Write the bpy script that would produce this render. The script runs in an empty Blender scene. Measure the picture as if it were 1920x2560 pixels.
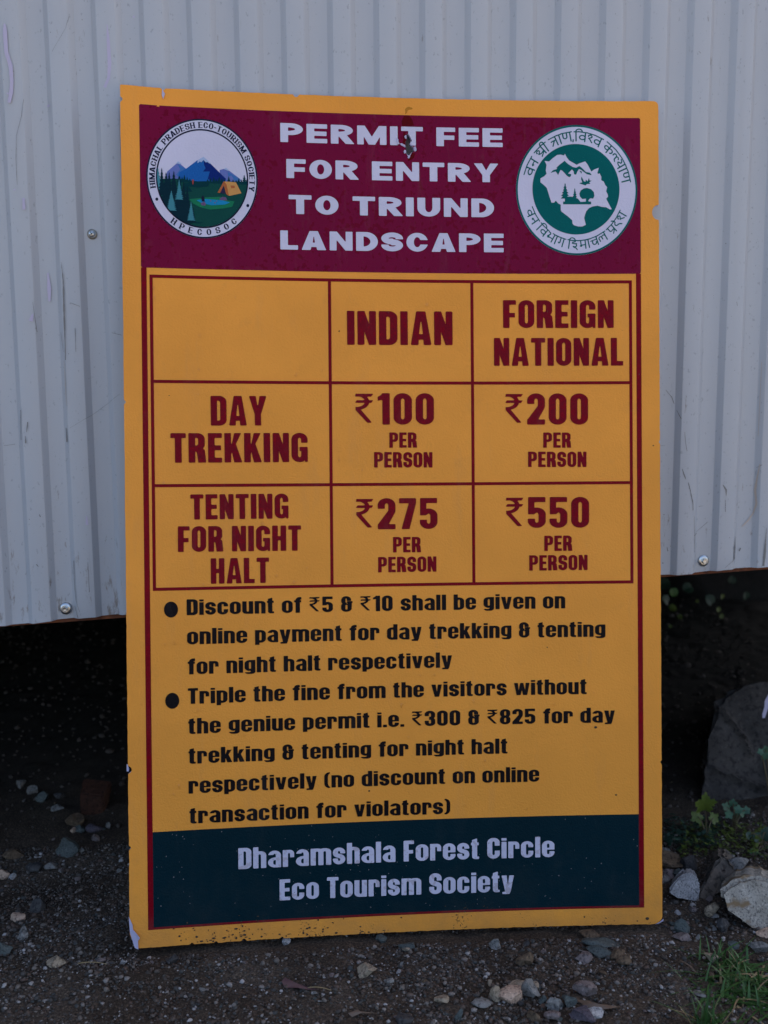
import bpy, math, random
import numpy as np
from mathutils import Vector, Matrix

random.seed(7)
RNG = np.random.default_rng(11)
SC = bpy.context.scene
COL = SC.collection

# ------------------------------------------------------------------ camera, sky, sun, exposure
CZ = 0.622                       # camera height above the gravel
F_PX, CX, CY = 2400.0, 960.0, 1280.0
R = np.array([[0.99672555, -0.01860734, 0.07868886],
              [-0.08041334, -0.1260763, 0.98875602],
              [-0.00847732, -0.99184602, -0.12715975]])   # camera (right, down, forward) -> world
cam_d = bpy.data.cameras.new("camera")
cam = bpy.data.objects.new("camera", cam_d); COL.objects.link(cam); SC.camera = cam
cam_d.sensor_fit = 'VERTICAL'; cam_d.sensor_height = 36.0; cam_d.sensor_width = 27.0
cam_d.lens = 36.0 * F_PX / 2560.0
cam_d.clip_start = 0.02; cam_d.clip_end = 600
M = Matrix.Identity(4)
for i in range(3):
    M[i][0] = R[i][0]; M[i][1] = -R[i][1]; M[i][2] = -R[i][2]
M[2][3] = CZ
cam.matrix_world = M
cam_d.dof.use_dof = True; cam_d.dof.focus_distance = 1.09; cam_d.dof.aperture_fstop = 5.0

SUN_EL, SUN_AZ = math.radians(44), math.radians(48)       # sun stands behind the shed, to the right
world = bpy.data.worlds.new("World"); SC.world = world; world.use_nodes = True
wn = world.node_tree
sky = wn.nodes.new('ShaderNodeTexSky'); sky.sky_type = 'NISHITA'; sky.sun_disc = False
sky.sun_elevation = SUN_EL; sky.sun_rotation = SUN_AZ
sky.altitude = 300; sky.air_density = 0.9; sky.dust_density = 4.5; sky.ozone_density = 0.3
wn.links.new(sky.outputs[0], wn.nodes['Background'].inputs[0])
wn.nodes['Background'].inputs[1].default_value = 0.10
sun_d = bpy.data.lights.new("sun", 'SUN'); sun_d.energy = 4.6; sun_d.angle = math.radians(0.53)
sun_d.color = (1.0, 0.94, 0.85)
sun = bpy.data.objects.new("sun", sun_d); COL.objects.link(sun)
sd = Vector((math.sin(SUN_AZ) * math.cos(SUN_EL), math.cos(SUN_AZ) * math.cos(SUN_EL), math.sin(SUN_EL)))
sun.rotation_euler = sd.to_track_quat('Z', 'Y').to_euler(); sun.location = sd * 20
SC.view_settings.view_transform = 'Standard'; SC.view_settings.look = 'None'
SC.view_settings.exposure = 1.93; SC.view_settings.gamma = 1.0
SC.view_settings.use_curve_mapping = False
SC.cycles.max_bounces = 8; SC.cycles.use_denoising = True

def smooth01(t): t = np.clip(t, 0, 1); return t * t * (3 - 2 * t)
# ------------------------------------------------------------------ geometry of the place, measured
def ray(x, y):
    d = R @ np.array([(x - CX) / F_PX, (y - CY) / F_PX, 1.0]); return d / np.linalg.norm(d)
ORG = np.array([0, 0, CZ])
def project(p):
    q = R.T @ (np.array(p) - ORG); return CX + F_PX * q[0] / q[2], CY + F_PX * q[1] / q[2]

# board frame: origin, width axis, height axis, normal pointing back; bowed backwards in its middle
BU = np.array([0.9999, 0.0060, -0.0104]); BU /= np.linalg.norm(BU)
BV = np.array([0.0097, 0.1160, 0.9932]); BV -= BU * BU.dot(BV); BV /= np.linalg.norm(BV)
BN = -np.cross(BU, BV)
BN = BN / np.linalg.norm(BN)
BW, BH, BOW = 0.61, 0.9563, 0.01124
BO = R @ np.array([0.01731, 0.0056, 1.0893]) + ORG
BROOT = BO - BV * BH / 2
def bsurf(u, v, off=0.0):
    """point of the board face; off = metres proud of it"""
    u = np.asarray(u, float); v = np.asarray(v, float)
    b = BOW * (1 - (2 * u / BW) ** 2) - off - .07 * np.maximum(0, -(u + .2575) - .35 * (.478 - v)) * smooth01((v - .33) / .10)
    return BO + u[..., None] * BU + v[..., None] * BV + b[..., None] * BN
def P(x, y):
    """board coordinates (u, v) of a point measured in the photograph"""
    d = ray(x, y); b = 0.0
    for _ in range(4):
        o = BO + BN * b
        t = (o - ORG).dot(BN) / d.dot(BN)
        q = ORG + d * t - o
        u, v = q.dot(BU), q.dot(BV)
        b = BOW * (1 - (2 * u / BW) ** 2)
    return np.array([u, v])

WALL_Y = 1.153                    # front of the sheet's crests
RIB_D = 0.0068                    # depth of the profile
def wall_pt(x, y, yy=WALL_Y):
    d = ray(x, y); t = yy / d[1]; return ORG + d * t

# ------------------------------------------------------------------ helpers: objects
def link(o, parent=None):
    COL.objects.link(o)
    if parent is not None: o.parent = parent
    return o
def mesh_obj(name, verts, faces, mat, parent=None, smooth=False, origin=None):
    me = bpy.data.meshes.new(name)
    v = np.asarray(verts, float)
    if parent is not None and origin is None: v = v - np.array(parent.location)
    if origin is not None: v = v - np.asarray(origin)
    me.from_pydata(v.tolist(), [], [list(f) for f in faces])
    me.materials.append(mat)
    if smooth: me.polygons.foreach_set('use_smooth', [True] * len(me.polygons))
    me.update()
    o = bpy.data.objects.new(name, me)
    if origin is not None: o.location = Vector(origin) - (parent.location if parent is not None else Vector((0, 0, 0)))
    return link(o, parent)
def big_mesh(name, V, Fq, mat, parent=None, smooth=False, attr=None):
    me = bpy.data.meshes.new(name); n = Fq.shape[1]
    V = np.asarray(V, np.float32)
    me.vertices.add(len(V)); me.vertices.foreach_set('co', V.ravel())
    me.loops.add(Fq.size); me.loops.foreach_set('vertex_index', Fq.ravel().astype(np.int32))
    me.polygons.add(len(Fq)); me.polygons.foreach_set('loop_start', (np.arange(len(Fq)) * n).astype(np.int32))
    me.polygons.foreach_set('loop_total', np.full(len(Fq), n, np.int32))
    me.update(calc_edges=True)
    if smooth: me.polygons.foreach_set('use_smooth', [True] * len(me.polygons))
    if attr is not None:
        a = me.attributes.new('rnd', 'FLOAT', 'POINT'); a.data.foreach_set('value', attr.astype(np.float32))
    me.materials.append(mat); me.update()
    return link(bpy.data.objects.new(name, me), parent)
def empty(name, loc):
    o = bpy.data.objects.new(name, None); o.location = Vector(loc); o.empty_display_size = 0.05
    return link(o)
def tag(o, label=None, cat=None, group=None, kind=None):
    if label: o['label'] = label
    if cat: o['category'] = cat
    if group: o['group'] = group
    if kind: o['kind'] = kind
    return o
def box_vf(x0, x1, y0, y1, z0, z1):
    v = [(x, y, z) for z in (z0, z1) for y in (y0, y1) for x in (x0, x1)]
    f = [(0, 2, 3, 1), (4, 5, 7, 6), (0, 1, 5, 4), (2, 6, 7, 3), (0, 4, 6, 2), (1, 3, 7, 5)]
    return v, f

# ------------------------------------------------------------------ helpers: materials
def mat_new(name, col, rough=0.6, spec=0.5, metal=0.0):
    m = bpy.data.materials.new(name); m.use_nodes = True
    b = m.node_tree.nodes['Principled BSDF']
    b.inputs['Base Color'].default_value = (*col, 1); b.inputs['Roughness'].default_value = rough
    b.inputs['Specular IOR Level'].default_value = spec; b.inputs['Metallic'].default_value = metal
    return m, m.node_tree, b
def N(t, typ, **kw):
    n = t.nodes.new(typ)
    for k, v in kw.items():
        if k in n.inputs: n.inputs[k].default_value = v
        else: setattr(n, k, v)
    return n
def noise(t, scale, detail=3, rough=0.5, coord='Object', stretch=None):
    tc = N(t, 'ShaderNodeTexCoord'); out = tc.outputs[coord]
    if stretch:
        mp = N(t, 'ShaderNodeMapping'); mp.inputs['Scale'].default_value = stretch
        t.links.new(out, mp.inputs[0]); out = mp.outputs[0]
    n = N(t, 'ShaderNodeTexNoise', Scale=scale, Detail=detail, Roughness=rough)
    t.links.new(out, n.inputs['Vector']); return n.outputs['Fac']
def ramp(t, fac, stops):
    r = N(t, 'ShaderNodeValToRGB'); cr = r.color_ramp
    while len(cr.elements) < len(stops): cr.elements.new(0.5)
    for e, (p, c) in zip(cr.elements, stops):
        e.position = p; e.color = (*c, 1) if len(c) == 3 else c
    t.links.new(fac, r.inputs[0]); return r.outputs[0]
def mix(t, fac, a, b):
    m = N(t, 'ShaderNodeMix', data_type='RGBA')
    for s, val in ((0, fac), (6, a), (7, b)):
        if hasattr(val, 'links'): t.links.new(val, m.inputs[s])
        elif s == 0: m.inputs[0].default_value = val
        else: m.inputs[s].default_value = (*val, 1)
    return m.outputs[2]
def bump(t, bsdf, h, strength, dist):
    b = N(t, 'ShaderNodeBump', Strength=strength, Distance=dist)
    t.links.new(h, b.inputs['Height']); t.links.new(b.outputs[0], bsdf.inputs['Normal'])
def vinyl(name, col, rough=0.40, spots=None, dirt=True, spec=0.07, film_k=1.0):
    """printed vinyl with its pebbled relief; dirt is splashed along the foot of the board"""
    m, t, b = mat_new(name, col, rough, spec)
    c = mix(t, ramp(t, noise(t, 9, 4), [(0.35, (0, 0, 0)), (0.75, (1, 1, 1))]), tuple(x * 0.93 for x in col), tuple(min(1, x * 1.05) for x in col))
    if spots:
        s = noise(t, 170, 2, 0.45)
        wide = noise(t, 14, 2)
        mu = N(t, 'ShaderNodeMath', operation='ADD'); t.links.new(s, mu.inputs[0])
        mm = N(t, 'ShaderNodeMath', operation='MULTIPLY'); t.links.new(wide, mm.inputs[0]); mm.inputs[1].default_value = 0.35
        t.links.new(mm.outputs[0], mu.inputs[1])
        c = mix(t, ramp(t, mu.outputs[0], [(0.76, (0, 0, 0)), (0.80, (1, 1, 1))]), c, spots)
    if dirt:
        tc = N(t, 'ShaderNodeTexCoord'); sx = N(t, 'ShaderNodeSeparateXYZ'); t.links.new(tc.outputs['Object'], sx.inputs[0])
        foot = N(t, 'ShaderNodeMapRange'); foot.inputs[1].default_value = 0.0; foot.inputs[2].default_value = 0.04
        foot.inputs[3].default_value = 0.22; foot.inputs[4].default_value = 0.0
        t.links.new(sx.outputs['Z'], foot.inputs[0])
        nn = noise(t, 420, 3, 0.6); clump = noise(t, 24, 3, 0.6)
        a1 = N(t, 'ShaderNodeMath', operation='ADD'); t.links.new(nn, a1.inputs[0]); t.links.new(foot.outputs[0], a1.inputs[1])
        a2 = N(t, 'ShaderNodeMath', operation='MULTIPLY_ADD'); t.links.new(clump, a2.inputs[0]); a2.inputs[1].default_value = 0.9
        t.links.new(a1.outputs[0], a2.inputs[2])
        c = mix(t, ramp(t, N_sub(t, a2.outputs[0], 0.83), [(0.50, (0, 0, 0)), (0.545, (1, 1, 1))]), c, (0.075, 0.045, 0.022))
    if dirt:
        film = N(t, 'ShaderNodeMapRange'); film.inputs[1].default_value = 0.0; film.inputs[2].default_value = 0.11
        film.inputs[3].default_value = 0.30; film.inputs[4].default_value = 0.0
        t.links.new(sx.outputs['Z'], film.inputs[0])
        f2 = N(t, 'ShaderNodeMath', operation='MULTIPLY_ADD'); t.links.new(noise(t, 34, 5, 0.65), f2.inputs[0]); f2.inputs[1].default_value = 0.8
        t.links.new(film.outputs[0], f2.inputs[2])
        c = mix(t, ramp(t, f2.outputs[0], [(0.50, (0, 0, 0)), (0.80, (0.24 * film_k,) * 3)]), c, (0.13, 0.10, 0.075))
        c = mix(t, ramp(t, noise(t, 22, 5, 0.7, stretch=(2.2, 1, 0.35)), [(0.56, (0, 0, 0)), (0.80, (0.10 * film_k,) * 3)]), c, (0.24, 0.20, 0.18))
    t.links.new(ramp(t, noise(t, 11, 4, 0.6), [(0.3, (rough - .09,) * 3), (0.7, (rough + .10,) * 3)]), b.inputs['Roughness'])
    t.links.new(c, b.inputs['Base Color'])
    bump(t, b, noise(t, 480, 2, 0.5), 0.5, 0.0009)
    return m
def N_sub(t, a, k):
    n = N(t, 'ShaderNodeMath', operation='SUBTRACT'); t.links.new(a, n.inputs[0]); n.inputs[1].default_value = k
    return n.outputs[0]

M_yellow = vinyl('yellow_vinyl', (0.85, 0.335, 0.052))
M_maroon = vinyl('maroon_vinyl', (0.165, 0.0020, 0.034), spots=(0.14, 0.0, 0.018))
M_red = vinyl('red_vinyl', (0.185, 0.0015, 0.009), spots=(0.21, 0.0, 0.008))
M_text = vinyl('maroon_ink', (0.175, 0.0015, 0.010), spots=(0.20, 0.0, 0.008))
M_teal = vinyl('teal_vinyl', (0.0010, 0.017, 0.026), film_k=0.25)
M_black = vinyl('black_ink', (0.007, 0.005, 0.007))
M_white = vinyl('white_ink', (0.60, 0.58, 0.72), dirt=False)
M_whitef = vinyl('white_footer_ink', (0.58, 0.56, 0.70), spots=(0.46, 0.42, 0.50))
M_navy = vinyl('navy_ink', (0.006, 0.010, 0.035), dirt=False)
M_green = vinyl('green_emblem_ink', (0.0, 0.105, 0.105), dirt=False)
def flat(name, c): return vinyl(name, c, dirt=False)
M_core, t_, b_ = mat_new('foam_core', (0.50, 0.48, 0.66), 0.7)
t_.links.new(ramp(t_, noise(t_, 260, 3), [(0.3, (0.36, 0.33, 0.50)), (0.7, (0.58, 0.56, 0.76))]), b_.inputs['Base Color'])

# painted corrugated steel
def sheet_mat():
    m, t, b = mat_new('painted_steel', (0.4, 0.45, 0.52), 0.38, 0.5)
    c = mix(t, noise(t, 2.2, 4, 0.55), (0.455, 0.47, 0.50), (0.405, 0.42, 0.45))
    fine = ramp(t, noise(t, 260, 2, 0.6, stretch=(1, 1, 0.6)), [(0.66, (0, 0, 0)), (0.72, (1, 1, 1))])
    c = mix(t, N_mul(t, fine, 0.35), c, (0.16, 0.17, 0.19))
    scr = ramp(t, noise(t, 26, 5, 0.65, stretch=(6, 1, 0.35)), [(0.69, (0, 0, 0)), (0.705, (1, 1, 1)), (0.71, (1, 1, 1)), (0.73, (0, 0, 0))])
    c = mix(t, N_mul(t, scr, 0.18), c, (0.13, 0.13, 0.14))
    grime = noise(t, 60, 5, 0.7, stretch=(1.6, 1, 0.5))
    tc = N(t, 'ShaderNodeTexCoord'); sx = N(t, 'ShaderNodeSeparateXYZ'); t.links.new(tc.outputs['Object'], sx.inputs[0])
    low = N(t, 'ShaderNodeMapRange'); low.inputs[1].default_value = 0.36; low.inputs[2].default_value = 0.50
    low.inputs[3].default_value = 0.11; low.inputs[4].default_value = 0.0
    t.links.new(sx.outputs['Z'], low.inputs[0])
    ad = N(t, 'ShaderNodeMath', operation='ADD'); t.links.new(grime, ad.inputs[0]); t.links.new(low.outputs[0], ad.inputs[1])
    c = mix(t, ramp(t, ad.outputs[0], [(0.66, (0, 0, 0)), (0.76, (0.75, 0.75, 0.75))]), c, (0.17, 0.13, 0.10))
    t.links.new(c, b.inputs['Base Color'])
    t.links.new(ramp(t, noise(t, 7, 3), [(0.3, (0.33,) * 3), (0.7, (0.46,) * 3)]), b.inputs['Roughness'])
    bump(t, b, noise(t, 3.5, 2), 0.25, 0.01)
    return m
def N_mul(t, a, k):
    n = N(t, 'ShaderNodeMath', operation='MULTIPLY'); t.links.new(a, n.inputs[0]); n.inputs[1].default_value = k
    return n.outputs[0]
M_sheet = sheet_mat()
M_rust, t_, b_ = mat_new('rusty_steel', (0.12, 0.035, 0.012), 0.85)
t_.links.new(ramp(t_, noise(t_, 70, 5), [(0.3, (0.07, 0.02, 0.008)), (0.7, (0.20, 0.06, 0.02))]), b_.inputs['Base Color'])
M_zinc, t_, b_ = mat_new('zinc', (0.55, 0.58, 0.60), 0.28, 0.5, 1.0)
bump(t_, b_, noise(t_, 500, 2), 0.3, 0.0004)
M_rubber, _, _ = mat_new('rubber', (0.02, 0.02, 0.022), 0.7)
M_zincdull, t_, b_ = mat_new('dull_zinc', (0.30, 0.29, 0.25), 0.45, 0.5, 0.9)
M_drip, _, _ = mat_new('lilac_paint', (0.47, 0.42, 0.56), 0.35)
M_scr, _, _ = mat_new('scratched_primer', (0.20, 0.195, 0.19), 0.7)
M_bare, _, _ = mat_new('bare_scratch', (0.50, 0.42, 0.36), 0.45, 0.5, 0.4)
M_inner, _, _ = mat_new('dark_plywood', (0.05, 0.035, 0.025), 0.85)

# ------------------------------------------------------------------ terrain
def fbm(x, y, seed=0, octs=4, f0=1.0):
    z = np.zeros_like(x, float); a = 1.0; f = f0; r = np.random.default_rng(seed)
    for _ in range(octs):
        for k in range(3):
            th, ph = r.uniform(0, 2 * np.pi, 2)
            z += a * np.sin(f * (x * np.cos(th) + y * np.sin(th)) + ph) / 3
        a *= 0.5; f *= 2.1
    return z
def smooth01(t): t = np.clip(t, 0, 1); return t * t * (3 - 2 * t)
def ground(x, y):
    x = np.asarray(x, float); y = np.asarray(y, float)
    z = np.zeros(np.broadcast(x, y).shape)
    z += 0.10 * np.maximum(y - 1.2, 0) * smooth01((y - 1.2) / 0.6)
    z += 0.55 * smooth01((y - 2.5) / 1.0) + 0.12 * np.maximum(y - 3.5, 0)  # bank at the back raised to block light under the shed
    z += -0.006 * smooth01((y - 0.98) / 0.05) * (1 - smooth01((y - 1.2) / .2))
    near = 1 - smooth01((np.abs(y - 1.03) - 0.02) / 0.10)
    z += fbm(x, y, 3, 4, 9) * 0.006 * (1 - 0.7 * near) + fbm(x, y, 5, 3, 55) * 0.0016
    far = smooth01((np.hypot(x, y) - 3) / 6)
    z += far * fbm(x, y, 8, 4, 0.25) * 0.35
    z += -0.010 * x * near
    return z
def axis(lo, hi, step, outer, k=1.22):
    a = list(np.arange(lo, hi + step / 2, step)); s = step
    while a[-1] < outer: s *= k; a.append(a[-1] + s)
    s = step; b = [lo]
    while b[-1] > -outer: s *= k; b.append(b[-1] - s)
    return np.array(b[:0:-1] + a)
def ground_hit(x, y, extra=0.0):
    d = ray(x, y); t = np.arange(0.4, 4.5, 0.02)
    for step in (0.02, 0.001):
        q = ORG[None] + t[:, None] * d; below = q[:, 2] <= ground(q[:, 0], q[:, 1])
        if not below.any(): return ORG + d * 3
        t0 = t[int(np.argmax(below))]
        if step == 0.02: t = np.arange(t0 - 0.02, t0 + 0.001, 0.001)
    return ORG + d * t0
GX = axis(-1.1, 1.1, 0.008, 220); GY = axis(0.55, 2.3, 0.008, 220)
gx, gy = np.meshgrid(GX, GY)
gz = ground(gx, gy)
gf = ((np.abs(gx) < 1.15) & (gy > 0.5) & (gy < 2.4))
gz += gf * (RNG.normal(0, 0.0009, gz.shape) + fbm(gx, gy, 21, 3, 160) * 0.0008)
nx, ny = len(GX), len(GY)
idx = np.arange(nx * ny).reshape(ny, nx)
Fq = np.stack([idx[:-1, :-1], idx[:-1, 1:], idx[1:, 1:], idx[1:, :-1]], -1).reshape(-1, 4)
M_soil, t_, b_ = mat_new('dark_soil', (0.05, 0.04, 0.032), 0.95, 0.25)
c1 = ramp(t_, noise(t_, 7, 5, 0.6), [(0.3, (0.034, 0.023, 0.015)), (0.55, (0.074, 0.054, 0.039)), (0.75, (0.125, 0.098, 0.075))])
c2 = ramp(t_, noise(t_, 380, 3, 0.7), [(0.35, (0.35, 0.33, 0.32)), (0.55, (0.9, 0.9, 0.9)), (0.72, (2.2, 2.1, 2.1))])
mm_ = N(t_, 'ShaderNodeMix', data_type='RGBA', blend_type='MULTIPLY'); mm_.inputs[0].default_value = 1
t_.links.new(c1, mm_.inputs[6]); t_.links.new(c2, mm_.inputs[7])
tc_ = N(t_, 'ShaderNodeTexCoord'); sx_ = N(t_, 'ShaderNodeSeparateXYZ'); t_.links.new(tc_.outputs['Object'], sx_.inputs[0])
shade_ = N(t_, 'ShaderNodeMapRange'); shade_.inputs[1].default_value = 1.28; shade_.inputs[2].default_value = 1.60; t_.links.new(sx_.outputs['Y'], shade_.inputs[0])
t_.links.new(mix(t_, shade_.outputs[0], mm_.outputs[2], (0.012, 0.010, 0.008)), b_.inputs['Base Color'])  # soil blackens towards the back: shade under the shed painted into its colour
bump(t_, b_, noise(t_, 420, 4, 0.7), 0.8, 0.002)
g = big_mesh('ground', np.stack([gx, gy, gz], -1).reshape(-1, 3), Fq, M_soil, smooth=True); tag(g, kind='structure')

M_bounce, t_, b_ = mat_new('pale_bounce_ground', (0.30, 0.24, 0.18), 0.95, 0.2)  # unseen pale strip added behind the camera to bounce warm light
t_.links.new(ramp(t_, noise(t_, 3, 6, 0.65), [(0.3, (0.24, 0.19, 0.14)), (0.7, (0.38, 0.32, 0.25))]), b_.inputs['Base Color'])
bump(t_, b_, noise(t_, 30, 5, 0.7), 0.6, 0.01)
pxs = np.linspace(-8, 12, 201); pys = np.linspace(0, 1, 31)
pX, pT = np.meshgrid(pxs, pys); pY = -4.8 + pT * 4.35 + .12 * np.sin(pX * 1.3) * pT - .1 * np.maximum(-pX, 0) * pT
idx = np.arange(pX.size).reshape(pX.shape)
tag(big_mesh('added_strip', np.stack([pX, pY, ground(pX, pY) + 0.012], -1).reshape(-1, 3), np.stack([idx[:-1, :-1], idx[:-1, 1:], idx[1:, 1:], idx[1:, :-1]], -1).reshape(-1, 4), M_bounce, smooth=True), kind='structure')

# ------------------------------------------------------------------ shed with its corrugated wall
PER = 0.0567
def rib_x(k): return RIB0 + PER * k
# ribs are located from two folds seen at the top edge of the photograph
xa = wall_pt(50, 5)[0]; xb = wall_pt(1563, 5)[0]
PER = (xb - xa) / 13.0
RIB0 = xa
# one period: [descending fold at RIB0] valley, rising fold, crest
SLW = 0.0062
def prof_pts(x0, x1):
    """x stations and depths (0 = crest) of the profile between x0 and x1"""
    out = []
    k0 = int(math.floor((x0 - RIB0) / PER)) - 1; k1 = int(math.ceil((x1 - RIB0) / PER)) + 1
    for k in range(k0, k1 + 1):
        a = RIB0 + k * PER; h = PER * 0.5
        for c, s in ((a, 1), (a + h, -1)):
            c = c + .0006 * math.sin(k * 12.9 + s * 2.1)
            for fx, fy in ((-0.60, 0.0), (-0.50, 0.03), (-0.42, 0.10), (0.42, 0.90), (0.50, 0.97), (0.60, 1.0)):
                dep = fy if s == 1 else 1 - fy
                out.append((c + fx * SLW, dep * RIB_D))
    out.sort()
    return [(x, d) for x, d in out]
_ALL = prof_pts(-3.2, 2.6)
_AX = np.array([a for a, _ in _ALL]); _AD = np.array([d for _, d in _ALL])
def prof(x): return np.interp(x, _AX, _AD)
za = wall_pt(0, 1562); zb = wall_pt(1920, 1418)
SLOPE = (zb[2] - za[2]) / (zb[0] - za[0])
def bot(x): return za[2] + SLOPE * (x - za[0]) + 0.0012 * np.sin(x * 23.0) + 0.0006 * np.sin(x * 61 + 1)
TOP_Z = 2.55
def oil(x, z): return 0.0009 * np.sin(x * 3.1 + z * 2.3) + 0.0005 * np.sin(z * 6.1 + x * 9) + 0.00035 * np.sin(z * 11 - x * 17)
SX0, SX1 = -2.3, 1.75
shed = empty('metal_shed', (0, 1.9, 0))
tag(shed, 'pale grey corrugated metal shed raised on a beam behind the permit fee board', 'shed')
seams = [SX0]
seamL = wall_pt(262, 640)[0]
x_ = seamL
while x_ - 14 * PER > SX0: x_ -= 14 * PER
while x_ < SX1 - 0.1:
    seams.append(x_); x_ += 14 * PER
seams.append(SX1)
def sheet(x0, x1, proud):
    xs = sorted(set([x0, x1] + [x for x in _AX if x0 < x < x1]))
    xs = np.array(xs); zt = 46
    V = []; fr = np.linspace(0, 1, zt) ** 1.6
    for f in fr:
        zb_ = bot(xs); z = zb_ + (TOP_Z - zb_) * f
        lip = 0.0016 * np.exp(-(z - zb_) / 0.012) * np.sin(xs * 41)
        V.append(np.stack([xs, WALL_Y - proud + prof(xs) + oil(xs, z) + lip, z], -1))
    V = np.array(V); n = len(xs)
    back = V.copy(); back[..., 1] += 0.0007
    A = np.concatenate([V.reshape(-1, 3), back.reshape(-1, 3)])
    idx = np.arange(zt * n).reshape(zt, n)
    q = np.stack([idx[:-1, :-1], idx[:-1, 1:], idx[1:, 1:], idx[1:, :-1]], -1).reshape(-1, 4)
    b = (idx + zt * n)
    q2 = np.stack([b[:-1, :-1], b[1:, :-1], b[1:, 1:], b[:-1, 1:]], -1).reshape(-1, 4)
    lo = np.stack([idx[0, :-1], b[0, :-1], b[0, 1:], idx[0, 1:]], -1)
    e0 = np.stack([idx[:-1, 0], idx[1:, 0], b[1:, 0], b[:-1, 0]], -1)
    e1 = np.stack([idx[:-1, -1], b[:-1, -1], b[1:, -1], idx[1:, -1]], -1)
    A = A - np.array(shed.location)
    o = big_mesh('corrugated_sheet', A, np.concatenate([q, q2, lo, e0, e1]), M_sheet, shed, smooth=False)
    o.data.shade_smooth() if hasattr(o.data, 'shade_smooth') else None
    import_angle(o)
    return o
def import_angle(o):
    try: o.data.set_sharp_from_angle(angle=math.radians(50))
    except Exception: pass
for i in range(len(seams) - 1):
    sheet(seams[i] - (0.004 if i % 2 else 0.0), seams[i + 1] + (0.010 if i % 2 else 0.0), 0.0012 if i % 2 else 0.0)
# rusty base beam, floor, other walls, roof
def slant_box(name, x0, x1, y0, y1, lo, hi, mat):
    v = []
    for z in (lo, hi):
        for y in (y0, y1):
            for x in np.linspace(x0, x1, 25):
                v.append((x, y, za[2] + SLOPE * (x - za[0]) + z))
    n = 25; f = []
    A, B, C, D = 0, n, 2 * n, 3 * n
    for i in range(n - 1):
        f += [(A + i, B + i, B + i + 1, A + i + 1), (C + i, C + i + 1, D + i + 1, D + i),
              (A + i, A + i + 1, C + i + 1, C + i), (B + i, D + i, D + i + 1, B + i + 1)]
    f += [(A, C, D, B), (A + n - 1, B + n - 1, D + n - 1, C + n - 1)]
    return mesh_obj(name, v, f, mat, shed)
slant_box('base_beam', SX0 + .01, SX1 - .01, WALL_Y + 0.0100, WALL_Y + 0.045, -0.0048, 0.04, M_rust)
slant_box('floor_panel', SX0 + .01, SX1 - .01, WALL_Y + 0.047, 3.5, 0.0, 0.03, M_inner)
for xx in (-1.2, 0.0, 1.2):
    slant_box('floor_joist', xx - .03, xx + .03, WALL_Y + 0.05, 3.48, -0.045, -0.002, M_rust)
v, f = box_vf(SX0, SX0 + .02, WALL_Y + 0.008, 3.5, 0.3, TOP_Z); mesh_obj('side_wall', v, f, M_sheet, shed)
v, f = box_vf(SX1 - .02, SX1, WALL_Y + 0.008, 3.5, 0.48, TOP_Z); mesh_obj('side_wall', v, f, M_sheet, shed)
v, f = box_vf(SX0 + .021, SX1 - .021, 3.48, 3.5, 0.3, TOP_Z); mesh_obj('back_wall', v, f, M_sheet, shed)
v, f = box_vf(SX0 - .15, SX1 + .15, WALL_Y - 0.40, 3.7, TOP_Z + .002, TOP_Z + .05); mesh_obj('roof', v, f, M_sheet, shed)

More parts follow.
